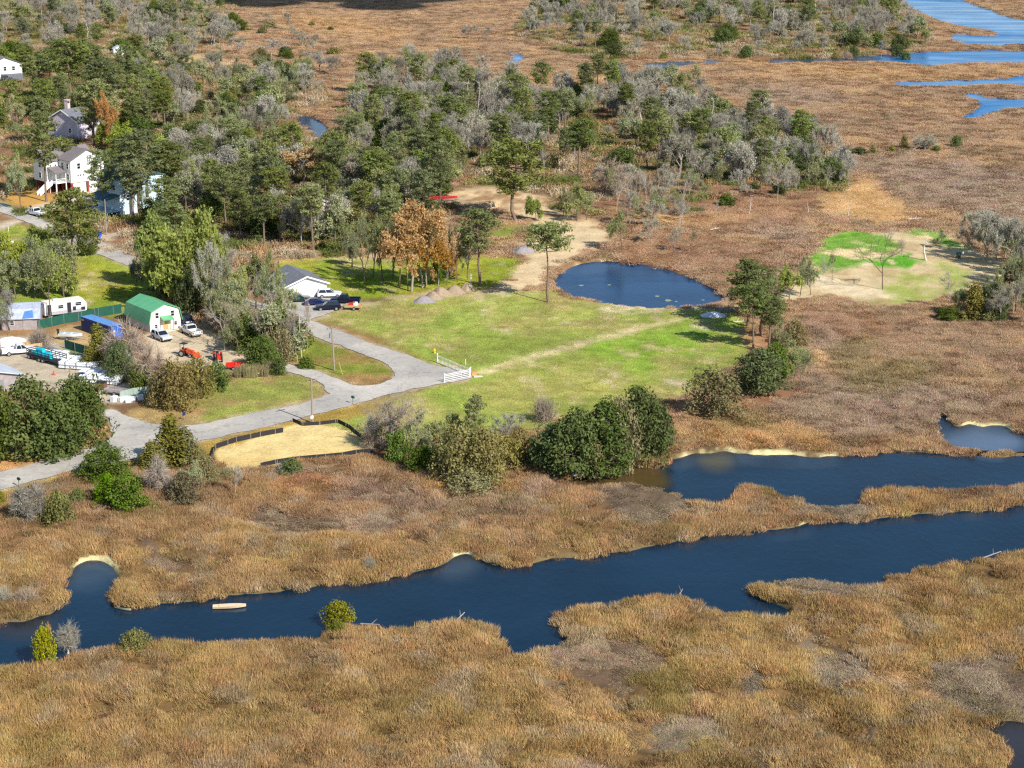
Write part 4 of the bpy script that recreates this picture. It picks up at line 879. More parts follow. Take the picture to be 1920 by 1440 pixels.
# ---- trees one can point to
T('umbrella', 1028, 567, 418, 98, "lone flat crowned pine standing on the lawn beside the round pond")
HAND = [('slim',684,533,408,62),('slim',700,520,420,50),('slim',718,527,402,60),('slim',736,523,412,54),('slim',748,540,400,62),('slim',765,545,420,50),('slim',797,540,415,56),('slim',812,532,425,48),('slim',838,534,430,50),('slim',858,528,425,52),('slim',876,526,418,56),('orange',822,536,430,70),('orange',640,345,290,66),('orange',858,330,285,46),('orange',475,342,300,50),('mossoak',1850,490,392,90),('mossoak',1900,505,405,90),('mossoak',1930,540,430,90),('slim',1905,585,470,56),('slim',1880,598,500,50),('thin',1540,540,478,40),('olive',1500,556,480,60),('pine',1428,630,525,84),('pine',1440,655,560,60),('pine',1418,600,500,70),('bare',735,845,720,80),('bare',762,860,730,84),('bare',700,815,740,60),('tangle',720,840,770,80,None,0),('olive',790,860,770,80),('myrtle',975,860,800,60),('myrtle',1075,880,800,70),('myrtle',1215,850,760,60),('oak',1020,870,810,60),('bud',372,560,405,110),('bud',300,548,410,90),('pine',285,540,420,80),('oak',355,590,500,60),('oak',320,560,480,60),('bare',398,575,430,60),('olive',430,600,480,70),('bud',445,590,500,60),('olive',490,610,500,70),('bare',510,640,530,60),('grey',395,600,455,60),('olive',530,620,520,60),('olive',410,630,540,60),('bud',520,650,560,50),('bare',495,668,560,50),('oak',465,660,590,60),('pine',250,420,300,70),('olive',262,418,330,56),('oak',285,425,370,60),('oak',300,450,380,70),('pine',310,440,330,60),('bud',45,545,440,90),('olive',30,560,470,90),('bud',120,560,470,80),('olive',5,590,500,80),('bud',75,475,420,60),('olive',110,470,415,50),('oak',300,475,410,60),('pine',330,470,380,60),('oak',365,480,420,60),('grey',1845,480,400,74),('olive',1895,500,420,70),('olive',1925,520,430,80),('grey',1850,470,395,70),('grey',1875,605,535,60),('olive',1800,590,530,60),('grey',1930,605,520,60),('pine',900,535,390,84),('pine',967,415,262,122),('pine',1402,612,488,92),('pine',1412,656,528,62),('pine',1446,635,552,56),('pine',138,503,355,98),('pine',87,378,210,72),('pine',123,352,256,52),('pine',194,403,280,60),
 ('pine',262,405,243,92),('pine',178,276,150,80),('pine',135,195,72,92),('pine',195,222,108,78),('pine',248,236,138,52),('pine',232,320,250,60),('pine',212,350,280,50),('orange',216,280,174,66),('orange',570,347,276,100),('olive',630,340,285,60),
 ('bud',342,575,396,150),('bare',382,562,430,62),('grey',410,560,436,62),('bare',440,558,458,55),('bud',480,580,478,60),('olive',455,610,500,55),('olive',505,590,468,58),('bare',420,585,470,50),('olive',430,640,560,60),('bare',470,640,560,60),
 ('bare',555,672,560,46),('bare',577,676,540,30),('snag',566,670,578,16),('bare',536,668,575,44),('oak',493,692,628,62),('bright',523,702,672,38),('bright',408,729,678,56),('myrtle',525,680,610,60),('shrub',575,690,668,34),
 ('myrtle',330,765,672,92),('myrtle',372,745,668,66),('myrtle',300,760,700,56),('tangle',248,704,604,112,None,0),('tangle',283,732,640,76,None,0),('cedar',186,682,608,52),('cedar',170,690,650,36),('oak',225,715,640,60),('oak',268,735,680,60),
 ('oak',60,852,706,150),('oak',152,836,706,122),('oak',-5,862,722,90),('oak',108,858,745,110),('bright',96,848,806,100),('cedar',320,872,778,66),('cedar',348,868,800,62),('cedar',288,878,828,60),('oak',198,898,836,96),('bright',240,957,888,80),
 ('bright',203,946,888,62),('tangle',312,922,852,70),('myrtle',346,945,884,70),('thin',442,930,868,50),('thin',418,922,872,46),('myrtle',385,905,850,50),('tangle',52,977,903,72),('gold',110,980,921,66),('gold',0,948,918,28),('shrub',145,946,916,36),('olive',370,935,862,60),
 ('bare',742,852,722,62),('bare',772,858,735,58),('bare',720,820,752,40),('bright',748,868,806,50),('myrtle',862,906,792,112),('myrtle',905,906,800,112),('myrtle',880,923,880,100),('myrtle',940,880,815,90),('pine',890,862,741,46),('grey',945,850,772,74),('olive',820,862,790,84),
 ('oak',792,884,836,66),('tangle',700,835,775,46),('olive',850,855,775,60),('oak',1040,884,795,100),('oak',1085,892,768,120),('oak',1135,884,748,118),('oak',1200,862,730,108),('oak',1230,852,752,72),('myrtle',1160,876,744,96),('myrtle',1112,888,815,90),('brush',1020,790,738,56),('pine',1196,850,722,44),
 ('myrtle',1338,776,688,112),('oak',1425,736,655,110),('oak',1452,712,642,64),('thin',1500,732,655,60),('olive',1490,712,640,60),('myrtle',1490,650,598,52),('olive',1462,665,600,40),('thin',1365,594,540,34),('olive',1520,553,486,52),('bud',1480,562,500,42),('olive',1450,560,500,40),('thin',1560,528,470,26),
 ('bigbare',1655,543,420,110),('bare',1690,494,438,34),('snag',1737,488,446,34),('olive',1763,466,430,26),('grey',1822,466,398,50),('olive',1868,486,402,72),('grey',1902,496,408,66),('grey',1885,482,412,60),('grey',1935,500,410,70),('pine',1890,566,490,44),('pine',1912,572,482,46),('thin',1778,578,502,60),('cedar',1826,600,528,46),
 ('cedar',1850,602,560,36),('olive',1868,592,522,54),('grey',1900,590,528,60),('olive',1848,585,520,50),('oak',1780,600,574,58),('oak',1872,602,560,34),('olive',1922,606,540,50),('grey',1808,480,425,40),
 ('olive',1167,468,394,64),('grey',1222,456,408,48),('grey',1265,470,425,30),('thin',1297,472,430,26),('olive',1100,412,358,54),('bud',1005,414,368,38),('olive',1056,406,350,44),('olive',1082,414,345,48),('olive',1068,400,352,40),('grey',1245,400,350,50),
 ('orange',772,547,384,128),('orange',792,540,415,100),('orange',800,537,412,74),('bright',818,532,486,22),('orange',838,534,455,38),('grey',876,526,420,54),('olive',660,500,440,50),('olive',640,480,415,60),
 ('grey',718,118,95,30),('grey',847,124,100,36),('grey',880,73,44,34),('grey',913,74,50,22),('grey',702,130,106,18),('grey',540,56,20,20),('grey',567,86,58,32),('grey',510,108,75,54),('oak',534,107,86,28),('grey',600,134,95,66),('grey',628,140,104,50),('grey',450,101,70,54),('grey',503,42,24,20),('oak',575,130,112,24),('grey',552,74,48,22),
 ('cedar',1695,278,252,18),('bright',1793,274,254,24),('tangle',1735,281,252,50),('shrub',1637,288,271,18),('shrub',1612,289,275,30),('shrub',1590,287,277,26),('shrub',1672,284,272,14),('shrub',1755,284,272,20),
 ('tangle',1140,367,296,76),('grey',1318,354,280,78),('snag',982,264,190,14),('snag',988,262,200,12),('snag',895,228,148,24),('snag',880,222,148,30),('snag',932,222,150,18),('snag',1203,238,172,30),('snag',1405,402,364,16),('thin',1342,410,374,18),('brush',1200,356,322,50),('snag',1515,400,375,12),('snag',1590,405,378,12),('brush',1590,110,96,20),
 ('gold',86,1242,1172,52),('gold',255,1222,1180,64),('gold',636,1168,1125,62),('gold',634,1188,1160,32),('tangle',128,1225,1168,52),('brush',48,1132,1098,56),('brush',8,1128,1095,34),('orange',98,1238,1172,34),('brush',540,885,862,54),('shrub',545,886,860,50),('brush',693,1068,1040,28),
 ('thin',15,640,560,40),('brush',75,650,612,56),('thin',95,600,455,80),('olive',65,560,452,110),('bud',95,520,440,90),('olive',120,545,450,90),('grey',20,620,540,60),('olive',255,555,470,46),('thin',160,480,440,60),('oak',165,478,420,50),('olive',40,395,300,50),('thin',38,385,280,30)]
for hnd in HAND: T(*hnd)
for i, (px, py) in enumerate([(452,706),(470,708),(490,706),(508,700)]): T('reed', px, py, py - 28, 26)

# ---- the woods
CLEAR = [(522,348,618,402), (-70,150,48,240), (198,103,250,160), (530,215,655,328), (84,232,165,318), (540,215,652,318), (590,140,650,330), (560,252,640,300), (60,318,200,420), (196,385,330,425)]
def woods(P, n, mix, hr, seed, mind=9, wr={'grey': (1.1, 1.6), 'pine': (1.1, 1.5), 'olive': (1.1, 1.6)}):
    r = np.random.default_rng(seed); P = np.asarray(P, float); done = []
    x0, y0 = P.min(0); x1, y1 = P.max(0); tries = 0
    kinds = list(mix); pr = np.array([mix[k] for k in kinds], float); pr /= pr.sum()
    # trees stand evenly over the land, so draw places on the ground and not in the picture
    Y0 = G(0, y1)[1]; Y1 = G(0, y0)[1]
    while len(done) < n and tries < 60000:
        tries += 1
        Yg = r.uniform(Y0, Y1); xl = G(x0, y0)[0]; xr = G(x1, y0)[0]; xl2 = G(x0, y1)[0]; xr2 = G(x1, y1)[0]
        Xg = r.uniform(min(xl, xl2), max(xr, xr2))
        px, py = proj(Xg, Yg)
        if not pip(np.array([px]), np.array([py]), P)[0]: continue
        if any(x0_ < px < x1_ and y0_ < py < y1_ for x0_, y0_, x1_, y1_ in CLEAR): continue
        if any((Xg - a) ** 2 + (Yg - b_) ** 2 < mind ** 2 for a, b_ in done): continue
        done.append((Xg, Yg))
        k = kinds[r.choice(len(kinds), p=pr)]
        if k == 'grey' and r.uniform() < .42 and hr['grey'][1] > 10: k = 'mossoak'
        h = r.uniform(*hr.get(k, (9, 14)))
        p0 = PROTO[k][0]
        plant(k, px, py, h, p0['w'] * h / p0['h'] * r.uniform(*wr.get(k, (1.0, 1.45))))
HR = {'pine': (9.5, 15), 'grey': (8, 12), 'mossoak': (7, 11), 'olive': (7, 11), 'oak': (5, 8), 'myrtle': (3, 6), 'shrub': (1.4, 3), 'snag': (8, 13), 'thin': (6, 9), 'bare': (9, 13), 'brush': (1.6, 3), 'bud': (7, 10), 'cedar': (4, 8), 'orange': (8, 11)}
random.seed(21)
woods([(-60,10),(430,10),(445,70),(400,98),(300,106),(180,98),(110,112),(-60,140)], 118, {'grey': 9, 'olive': 3, 'pine': 2, 'oak': 2, 'snag': .6}, HR, 1, 6.5)
woods([(-60,-52),(450,-52),(430,10),(-60,10)], 40, {'grey': 8, 'olive': 3, 'pine': 3, 'oak': 2}, HR, 2, 12)
woods([(-40,150),(110,115),(230,150),(320,215),(330,300),(300,330),(240,300),(150,260),(60,300),(-40,310)], 64, {'pine': 8, 'oak': 2, 'olive': 3.5, 'bud': 1}, HR, 3, 6.5)
woods([(300,360),(340,310),(420,300),(560,330),(700,340),(860,345),(840,385),(790,425),(700,470),(560,470),(480,470),(400,420),(330,400)], 104, {'pine': 7, 'oak': 1.5, 'olive': 5, 'mossoak': 2.2, 'myrtle': 1.5}, HR, 4, 5.5)
woods([(230,118),(330,112),(460,145),(560,135),(640,170),(620,200),(545,205),(545,250),(560,300),(480,330),(380,310),(330,250),(260,190)], 88, {'grey': 5, 'olive': 5, 'oak': 2, 'pine': .8, 'myrtle': 2}, HR, 5, 8)
woods([(645,205),(700,150),(800,132),(900,150),(1010,195),(1160,170),(1310,175),(1335,235),(1440,245),(1560,300),(1590,345),(1500,352),(1380,345),(1270,330),(1180,320),(1100,345),(1000,335),(900,335),(800,335),(700,330),(650,290)], 205, {'grey': 6, 'olive': 4, 'pine': 2.8, 'oak': 1.2, 'snag': .5, 'bare': .6, 'myrtle': 1.0}, HR, 6, 6.0)
woods([(1275,225),(1440,245),(1560,295),(1595,340),(1500,350),(1380,348),(1275,335)], 34, {'mossoak': 5, 'olive': 2, 'oak': 1}, HR, 31, 5.5)
woods([(700,170),(900,170),(1180,190),(1180,300),(900,320),(700,300)], 34, {'mossoak': 4, 'pine': 3, 'oak': 1}, HR, 32, 5.5)
woods([(640,335),(760,340),(870,340),(865,362),(800,372),(700,350)], 16, {'pine': 6, 'olive': 2, 'oak': 1}, HR, 16, 7)
woods([(965,58),(1010,22),(1100,5),(1650,5),(1715,40),(1750,78),(1700,102),(1500,100),(1450,88),(1300,84),(1200,84),(1090,92),(1015,82)], 165, {'grey': 8, 'olive': 2.5, 'oak': 2, 'pine': 1.5, 'snag': .3}, HR, 7, 7.5)
woods([(880,-52),(1650,-52),(1660,5),(1010,8),(900,-10)], 56, {'grey': 8, 'olive': 3, 'oak': 1.5, 'pine': 1.5}, HR, 8, 13)
woods([(1110,106),(1300,100),(1500,102),(1720,104),(1720,110),(1500,108),(1120,112)], 16, {'oak': 3, 'grey': 3, 'shrub': 3}, {**HR, 'grey': (5, 8), 'oak': (4, 6)}, 9, 8)
woods([(1110,355),(1290,350),(1330,380),(1290,440),(1180,430)], 26, {'thin': 4, 'grey': 3, 'olive': 2, 'brush': 2}, {**HR, 'grey': (5, 8), 'olive': (5, 8)}, 10, 5)
woods([(380,600),(440,590),(540,620),(560,660),(480,680),(420,660)], 12, {'bare': 4, 'olive': 4, 'oak': 1.5, 'myrtle': 2}, {**HR, 'bare': (8, 11)}, 11, 3.5)
woods([(1340,350),(1500,352),(1600,340),(1590,356),(1480,372),(1360,385)], 14, {'thin': 3, 'grey': 4, 'shrub': 3, 'brush': 2}, {**HR, 'grey': (6, 9)}, 12, 5)
woods([(300,330),(420,340),(560,350),(700,350),(850,360),(780,430),(680,470),(520,476),(420,440),(330,400)], 40, {'shrub': 5, 'myrtle': 2}, HR, 13, 5)
woods([(645,205),(900,160),(1160,180),(1330,240),(1560,310),(1500,352),(1280,350),(1000,340),(700,335)], 46, {'shrub': 5, 'brush': 3, 'myrtle': 1}, HR, 14, 6)
woods([(480,20),(640,60),(640,160),(460,140),(440,70)], 14, {'shrub': 4, 'grey': 2, 'oak': 1}, {**HR, 'grey': (4, 7), 'oak': (3, 5)}, 15, 10)
# ================================================================== BUILT THINGS
class MB:
    def __init__(s): s.v = []; s.f = []
    def pts(s, P, Fs):
        o = len(s.v); s.v += [tuple(p) for p in P]; s.f += [tuple(i + o for i in f) for f in Fs]; return s
    def box(s, cx, cy, z0, sx, sy, sz, rz=0.0, taper=1.0):
        P = []
        for z, k in ((z0, 1.0), (z0 + sz, taper)):
            for a, b_ in ((-1, -1), (1, -1), (1, 1), (-1, 1)):
                x, y = a * sx / 2 * k, b_ * sy / 2 * k
                P.append((cx + x * math.cos(rz) - y * math.sin(rz), cy + x * math.sin(rz) + y * math.cos(rz), z))
        return s.pts(P, [(3, 2, 1, 0), (4, 5, 6, 7), (0, 1, 5, 4), (1, 2, 6, 5), (2, 3, 7, 6), (3, 0, 4, 7)])
    def prism(s, prof, a, b_, axis='y'):
        """profile of (u, z) swept along y (u is x) or along x (u is y)"""
        n = len(prof)
        f = (lambda u, z, t: (u, t, z)) if axis == 'y' else (lambda u, z, t: (t, u, z))
        P = [f(u, z, a) for u, z in prof] + [f(u, z, b_) for u, z in prof]
        return s.pts(P, [tuple(range(n)), tuple(range(2 * n - 1, n - 1, -1))] + [(i, i + n, (i + 1) % n + n, (i + 1) % n) for i in range(n)])
    def slab(s, p0, p1, p2, p3, th):
        p = [Vector(q) for q in (p0, p1, p2, p3)]; nn = (p[1] - p[0]).cross(p[3] - p[0]).normalized() * th
        return s.pts(list(p) + [q + nn for q in p], [(3, 2, 1, 0), (4, 5, 6, 7), (0, 1, 5, 4), (1, 2, 6, 5), (2, 3, 7, 6), (3, 0, 4, 7)])
    def bar(s, a, b_, r, k=6, r2=None):
        a = Vector(a); b_ = Vector(b_); d = (b_ - a).normalized(); u = d.orthogonal().normalized(); w_ = d.cross(u); r2 = r if r2 is None else r2
        P = [a + (u * math.cos(i * 6.28319 / k) + w_ * math.sin(i * 6.28319 / k)) * r for i in range(k)] + [b_ + (u * math.cos(i * 6.28319 / k) + w_ * math.sin(i * 6.28319 / k)) * r2 for i in range(k)]
        return s.pts(P, [tuple(range(k - 1, -1, -1)), tuple(range(k, 2 * k))] + [(i, (i + 1) % k, (i + 1) % k + k, i + k) for i in range(k)])
    def loft(s, rings, closed=True):
        k = len(rings[0]); o = []
        for r_ in rings: o += list(r_)
        Fs = [(i * k + j, i * k + (j + 1) % k, (i + 1) * k + (j + 1) % k, (i + 1) * k + j) for i in range(len(rings) - 1) for j in range(k if closed else k - 1)]
        Fs += [tuple(range(k - 1, -1, -1)), tuple(range((len(rings) - 1) * k, len(rings) * k))] if closed else []
        return s.pts(o, Fs)
    def build(s, name, m, parent=None, smooth=False):
        me = bpy.data.meshes.new(name); me.from_pydata(s.v, [], s.f)
        bm = bmesh.new(); bm.from_mesh(me); bmesh.ops.recalc_face_normals(bm, faces=bm.faces); bm.to_mesh(me); bm.free()
        if smooth: me.polygons.foreach_set("use_smooth", np.ones(len(me.polygons), bool))
        me.materials.append(m)
        return link(bpy.data.objects.new(name, me), parent)
def thing(name, px, py, rz, label, cat, group=None, z=0.0):
    X, Y = G(px, py); o = empty(name, (X, Y, z), rz); tag(o, label, cat, group); return o
def off(px, py, yaw, dx, dy):                  # a point dx along and dy across a line at yaw from the ground point seen at px, py
    X, Y = G(px, py); c, s_ = math.cos(yaw), math.sin(yaw)
    return X + c * dx - s_ * dy, Y + s_ * dx + c * dy
def copy_tree(o, parent=None):
    c = o.copy(); link(c, parent)
    for ch in o.children: copy_tree(ch, c)
    return c
R = math.radians
M_WHITE = mat("white_paint", (236, 236, 234), .6, .05, .8); M_CREAM = mat("cream_siding", (232, 224, 208), .7, .06, .8)
M_SLATE = mat("slate_shingle", (112, 116, 124), .9, .2, 1.4); M_GREYROOF = mat("grey_shingle", (126, 118, 118), .9, .15, 1.4); M_TEALROOF = mat("teal_shingle", (70, 104, 122), .85, .15, 1.2)
M_GREEN = mat("green_metal", (98, 172, 124), .5, .12, .8); M_DGREEN = mat("green_screen", (24, 84, 70), .8, .15, 1.2); M_LAV = mat("grey_siding", (206, 196, 208), .75, .06, .8)
M_BLUEW = mat("pale_blue_siding", (196, 220, 232), .7, .08, .8); M_BRICK = mat("brick_red", (142, 72, 62), .9, .15, 2.5); M_GLASS = mat("dark_glass", (34, 40, 52), .12, .1, 2)
M_CONT = mat("container_blue", (20, 46, 104), .5, .12, .8); M_TARP = mat("blue_tarp", (70, 120, 214), .5, .15, 1.5); M_PALEROOF = mat("pale_metal_roof", (196, 204, 214), .45, .12, .6)
M_OLDROOF = mat("old_tin_roof", (168, 176, 194), .5, .22, 1.2); M_OLDWALL = mat("weathered_board", (158, 150, 150), .9, .18, 2); M_WOOD = mat("bare_wood", (190, 158, 112), .85, .15, 2); M_POLE = mat("grey_pole_wood", (150, 138, 126), .9, .15, 2)
M_BLACK = mat("black_rubber", (28, 28, 30), .8, .1, 2); M_STEEL = mat("bare_steel", (176, 178, 182), .4, .1, 2, .6); M_DARK = mat("dark_frame", (44, 44, 50), .6, .1, 2); M_RED = mat("red_paint", (208, 44, 40), .45, .08, 2)
M_ORANGE = mat("orange_paint", (206, 80, 46), .5, .08, 2); M_TEAL = mat("teal_plastic", (36, 182, 204), .4, .15, 2); M_PVC = mat("white_pipe", (232, 236, 240), .4, .06, 2); M_YEL = mat("yellow_paint", (240, 204, 40), .5, .05, 2)
M_GRAV = mat("brown_gravel", (158, 138, 116), .95, .22, 2.5, bump=.4); M_GGRAV = mat("grey_gravel", (150, 142, 142), .95, .22, 2.5, bump=.4); M_CONC = mat("concrete", (206, 200, 190), .9, .08, 1)
M_TRIM = mat("window_trim", (228, 228, 226), .6, .03, 1); M_LAMP = mat("clear_lens", (226, 230, 234), .15, .03, 2); M_TAIL = mat("red_lens", (150, 16, 18), .2, .05, 2); M_SILT = mat("black_fabric", (40, 38, 42), .8, .12, 1.5)

def window(parent, x, y, z, w_, h_, face):
    """a framed window standing 4 cm proud of the wall; face is the outward direction of the wall in the house's own axes"""
    f = MB(); g = MB(); fx, fy = face
    a = (w_, .10) if fy else (.10, w_)
    f.box(x + fx * .02, y + fy * .02, z, a[0], a[1], h_)
    b_ = (w_ * .8, .06) if fy else (.06, w_ * .8)
    g.box(x + fx * .06, y + fy * .06, z + h_ * .54, b_[0], b_[1], h_ * .37); g.box(x + fx * .06, y + fy * .06, z + h_ * .09, b_[0], b_[1], h_ * .37)
    fo = f.build("window", M_TRIM, parent); g.build("pane", M_GLASS, fo)
def gable_roof(hw, y0, y1, ze, zr, ov=.35, th=.14, axis='y', cx=0.0):
    m = MB(); k = (zr - ze) / hw; xo = hw + ov; zo = ze - k * ov
    if axis == 'y': m.prism([(cx - xo, zo), (cx, zr), (cx + xo, zo), (cx + xo, zo + th), (cx, zr + th * 1.3), (cx - xo, zo + th)], y0 - ov, y1 + ov, 'y')
    else: m.prism([(cx - xo, zo), (cx, zr), (cx + xo, zo), (cx + xo, zo + th), (cx, zr + th * 1.3), (cx - xo, zo + th)], y0 - ov, y1 + ov, 'x')
    return m

# ---- green roofed barn
yaw = R(37)
b0 = empty("barn", (*off(281, 624, yaw, 3.2, 4.75), 0), yaw); tag(b0, "cream gambrel barn with green metal roof and small green door awning", "barn")
prof = [(-3.1, 0), (-3.1, 1.62), (-2.68, 3.62), (0, 4.74), (2.68, 3.62), (3.1, 1.62), (3.1, 0)]
MB().prism(prof, -4.75, 4.75).build("wall", M_CREAM, b0)
MB().prism([(-3.32, 1.5), (-2.78, 3.72), (0, 4.86), (2.78, 3.72), (3.32, 1.5), (3.44, 1.52), (2.88, 3.84), (0, 5.0), (-2.88, 3.84), (-3.44, 1.52)], -4.98, 4.98).build("roof", M_GREEN, b0)
for x, z in ((-1.65, 2.4), (1.45, 2.4), (-1.9, .65), (2.0, .7)): window(b0, x, -4.75, z, .75 if z > 1 else .6, 1.15 if z > 1 else .75, (0, -1))
d = MB().box(.05, -4.79, 0, 1.0, .08, 2.0).build("door", M_WOOD, b0)
MB().slab((-1.1, -6.1, 2.1), (1.15, -6.1, 2.1), (1.15, -4.78, 2.62), (-1.1, -4.78, 2.62), .1).build("awning", M_GREEN, b0)
for x in (-.95, 1.0): MB().box(x, -5.95, 0, .12, .12, 2.1).build("post", M_WOOD, b0)
MB().box(0, -5.4, 0, 2.4, 1.2, .16).build("step", M_CONC, b0)

# ---- white three storey house
yaw = R(44)
h0 = empty("white_house", (*off(135, 364, yaw, 0, 0), 0), yaw); tag(h0, "white three storey house with grey roof, raised porch and garages below", "house")
MB().box(4.75, 2.65, 2.7, 9.5, 5.3, 5.5).prism([(0, 8.2), (4.75, 10.5), (9.5, 8.2)], 0, 5.3).box(3.0, 8.3, 2.7, 13.0, 6.0, 5.3).build("wall", M_WHITE, h0)
g_ = MB()
for x in (.25, 4.75, 9.25): g_.box(x, .25, 0, .5, .5, 2.7)
g_.box(4.75, 4.6, 0, 9.2, .3, 2.7).box(-3.2, 5.6, 0, .4, .4, 2.7).box(-.4, 5.6, 0, .4, .4, 2.7).box(3, 10.9, 0, 12.4, .3, 2.7)
g_.build("pier", M_BRICK, h0)
for x in (2.5, 7.0): MB().box(x, .3, .05, 3.6, .12, 2.5).build("garage_door", M_WHITE, h0)
gable_roof(4.75, 0, 5.3, 8.2, 10.5, .4, cx=4.75).build("roof", M_GREYROOF, h0)
gable_roof(3.0, -3.5, 9.5, 8.0, 10.2, .4, axis='x', cx=8.3).build("roof", M_GREYROOF, h0)
for x, z, w_, q in ((2.3, 5.9, 1.0, 1.6), (7.3, 5.9, 1.0, 1.6), (2.0, 4.2, .45, .45), (2.75, 4.2, .45, .45), (3.5, 4.2, .45, .45)): window(h0, x, 0, z, w_, q, (0, -1))
for y, z in ((1.2, 6.0), (3.6, 6.0), (1.2, 3.4)): window(h0, 0, y, z, .9, 1.5, (-1, 0))
for x, z in ((-2.4, 6.0), (-1.0, 6.0)): window(h0, x, 5.3, z, .5, .9, (0, -1))
for z in (3.4, 6.0): window(h0, -3.5, 8.3, z, 1.0, 1.5, (-1, 0))
pc = MB().box(-1.6, 3.6, 2.6, 3.0, 3.2, .25)
for x, y in ((-2.95, 2.1), (-2.95, 5.0), (-.2, 2.1)): pc.box(x, y, 0, .25, .25, 2.6).box(x, y, 2.85, .16, .16, 2.5)
pc.build("porch", M_WHITE, h0)
MB().slab((-3.4, 1.7, 5.2), (.0, 1.7, 5.2), (.0, 5.3, 6.3), (-3.4, 5.3, 6.3), .12).build("porch_roof", M_GREYROOF, h0)
rl = MB().box(-1.6, 2.05, 3.65, 2.8, .08, .09)
for i in range(9): rl.box(-2.85 + i * .32, 2.05, 2.85, .05, .05, .8)
rl.build("railing", M_WHITE, h0)
st = MB()
for i in range(9): st.box(-3.3 - i * .38, 4.2, 2.3 - i * .28, .42, 1.3, .1)
st.slab((-3.1, 3.5, 2.2), (-6.8, 3.5, -.1), (-6.8, 3.55, .8), (-3.1, 3.55, 3.5), .06).slab((-3.1, 4.9, 2.2), (-6.8, 4.9, -.1), (-6.8, 4.95, .8), (-3.1, 4.95, 3.5), .06)
st.build("stair", M_WHITE, h0)
MB().box(1.4, 3.5, 0, .9, .9, 1.3).build("door", M_RED, h0)

# ---- pale blue house half behind pines
yaw = R(44)
h1 = empty("blue_house", (*off(226, 404, yaw, 0, 0), 0), yaw); tag(h1, "pale blue tall house with teal roof and side porch behind pines", "house")
MB().box(4.8, 4.5, 0, 9.6, 9.0, 8.4).prism([(0, 8.4), (4.8, 10.8), (9.6, 8.4)], 0, 9.0).box(11.4, 5.2, 0, 3.6, 7.6, 8.0).build("wall", M_BLUEW, h1)
gable_roof(4.8, 0, 9, 8.4, 10.8, .4, cx=4.8).build("roof", M_TEALROOF, h1)
MB().slab((9.62, 1.0, 8.6), (13.6, 1.0, 7.9), (13.6, 9.4, 7.9), (9.62, 9.4, 8.6), .14).build("roof", M_TEALROOF, h1)
for x, z in ((2.2, 6), (5, 6), (7.6, 6), (2.2, 3.2), (7.6, 3.2)): window(h1, x, 0, z, 1.0, 1.5, (0, -1))
window(h1, 11.6, 1.4, 5.8, 1.4, 1.3, (0, -1)); window(h1, 11.6, 1.4, 3.0, 1.2, 1.3, (0, -1))
for y in (2, 4.5, 7): window(h1, 0, y, 5.6, .8, 1.3, (-1, 0))
MB().slab((-4.2, -.5, 3.9), (-.02, -.5, 4.7), (-.02, 8.5, 4.7), (-4.2, 8.5, 3.9), .14).build("porch_roof", M_TEALROOF, h1)
pc = MB().box(-2.0, 4.0, 1.0, 4.0, 8.6, .2)
for y in (0, 2.8, 5.6, 8.2): pc.box(-3.9, y, 0, .2, .2, 3.9)
pc.build("porch", M_BLUEW, h1)
st = MB()
for i in range(6): st.box(-4.3 - i * .35, 1.5, .85 - i * .16, .38, 1.5, .1)
st.build("stair", M_BLUEW, h1)

# ---- grey house with chimney
yaw = R(-32)
X, Y = G(147, 262); h2 = empty("grey_house", (X, Y, 0), yaw); tag(h2, "lavender grey gabled house with pale chimney and slate roof", "house")
MB().box(-5.9, 4.5, 0, 11.8, 9, 4.9).prism([(-11.8, 4.9), (-5.9, 8.0), (0, 4.9)], 0, 9).build("wall", M_LAV, h2)
rf = gable_roof(5.9, 0, 9, 4.9, 8.0, .4, cx=-5.9).build("roof", M_SLATE, h2)
MB().box(-6.7, 3.2, 7.0, 1.3, 1.0, 3.4).box(-6.7, 3.2, 10.4, 1.55, 1.2, .25).build("chimney", mat("pale_brick", (214, 190, 190), .9, .1, 3), rf)
tr = MB().slab((-12.3, -.47, 4.62), (-5.9, -.47, 7.95), (-5.9, -.47, 8.3), (-12.3, -.47, 4.97), .1).slab((-5.9, -.47, 7.95), (.5, -.47, 4.62), (.5, -.47, 4.97), (-5.9, -.47, 8.3), .1).box(.06, -.06, 0, .3, .3, 4.9)
tr.build("trim", M_WHITE, h2)
v_ = MB().bar((-5.9, -.02, 6.9), (-5.9, -.1, 6.9), .42, 12); v_.build("vent", M_WHITE, h2)
for x in (-9, -3): window(h2, x, 0, 1.6, 1.0, 1.5, (0, -1))

# ---- white cottage
yaw = R(25)
h3 = empty("white_cottage", (*off(537, 562, yaw, 0, 0), 0), yaw); tag(h3, "low white cottage with dark slate roof beside the parked cars", "house")
MB().box(4.15, 5.5, 0, 8.3, 11, 2.5).prism([(0, 2.5), (4.15, 4.1), (8.3, 2.5)], 0, 11).box(-.9, 6.5, 0, 1.8, 4.6, 2.4).prism([(4.2, 2.4), (6.5, 3.6), (8.8, 2.4)], -1.8, 2.0, 'x').build("wall", M_WHITE, h3)
gable_roof(4.15, 0, 11, 2.5, 4.1, .45, cx=4.15).build("roof", M_SLATE, h3)
gable_roof(2.3, -1.8, 3.0, 2.4, 3.62, .4, axis='x', cx=6.5).build("roof", M_SLATE, h3)
tr = MB().slab((-.5, -.5, 2.3), (4.15, -.5, 4.05), (4.15, -.5, 4.35), (-.5, -.5, 2.6), .08).slab((4.15, -.5, 4.05), (8.8, -.5, 2.3), (8.8, -.5, 2.6), (4.15, -.5, 4.35), .08)
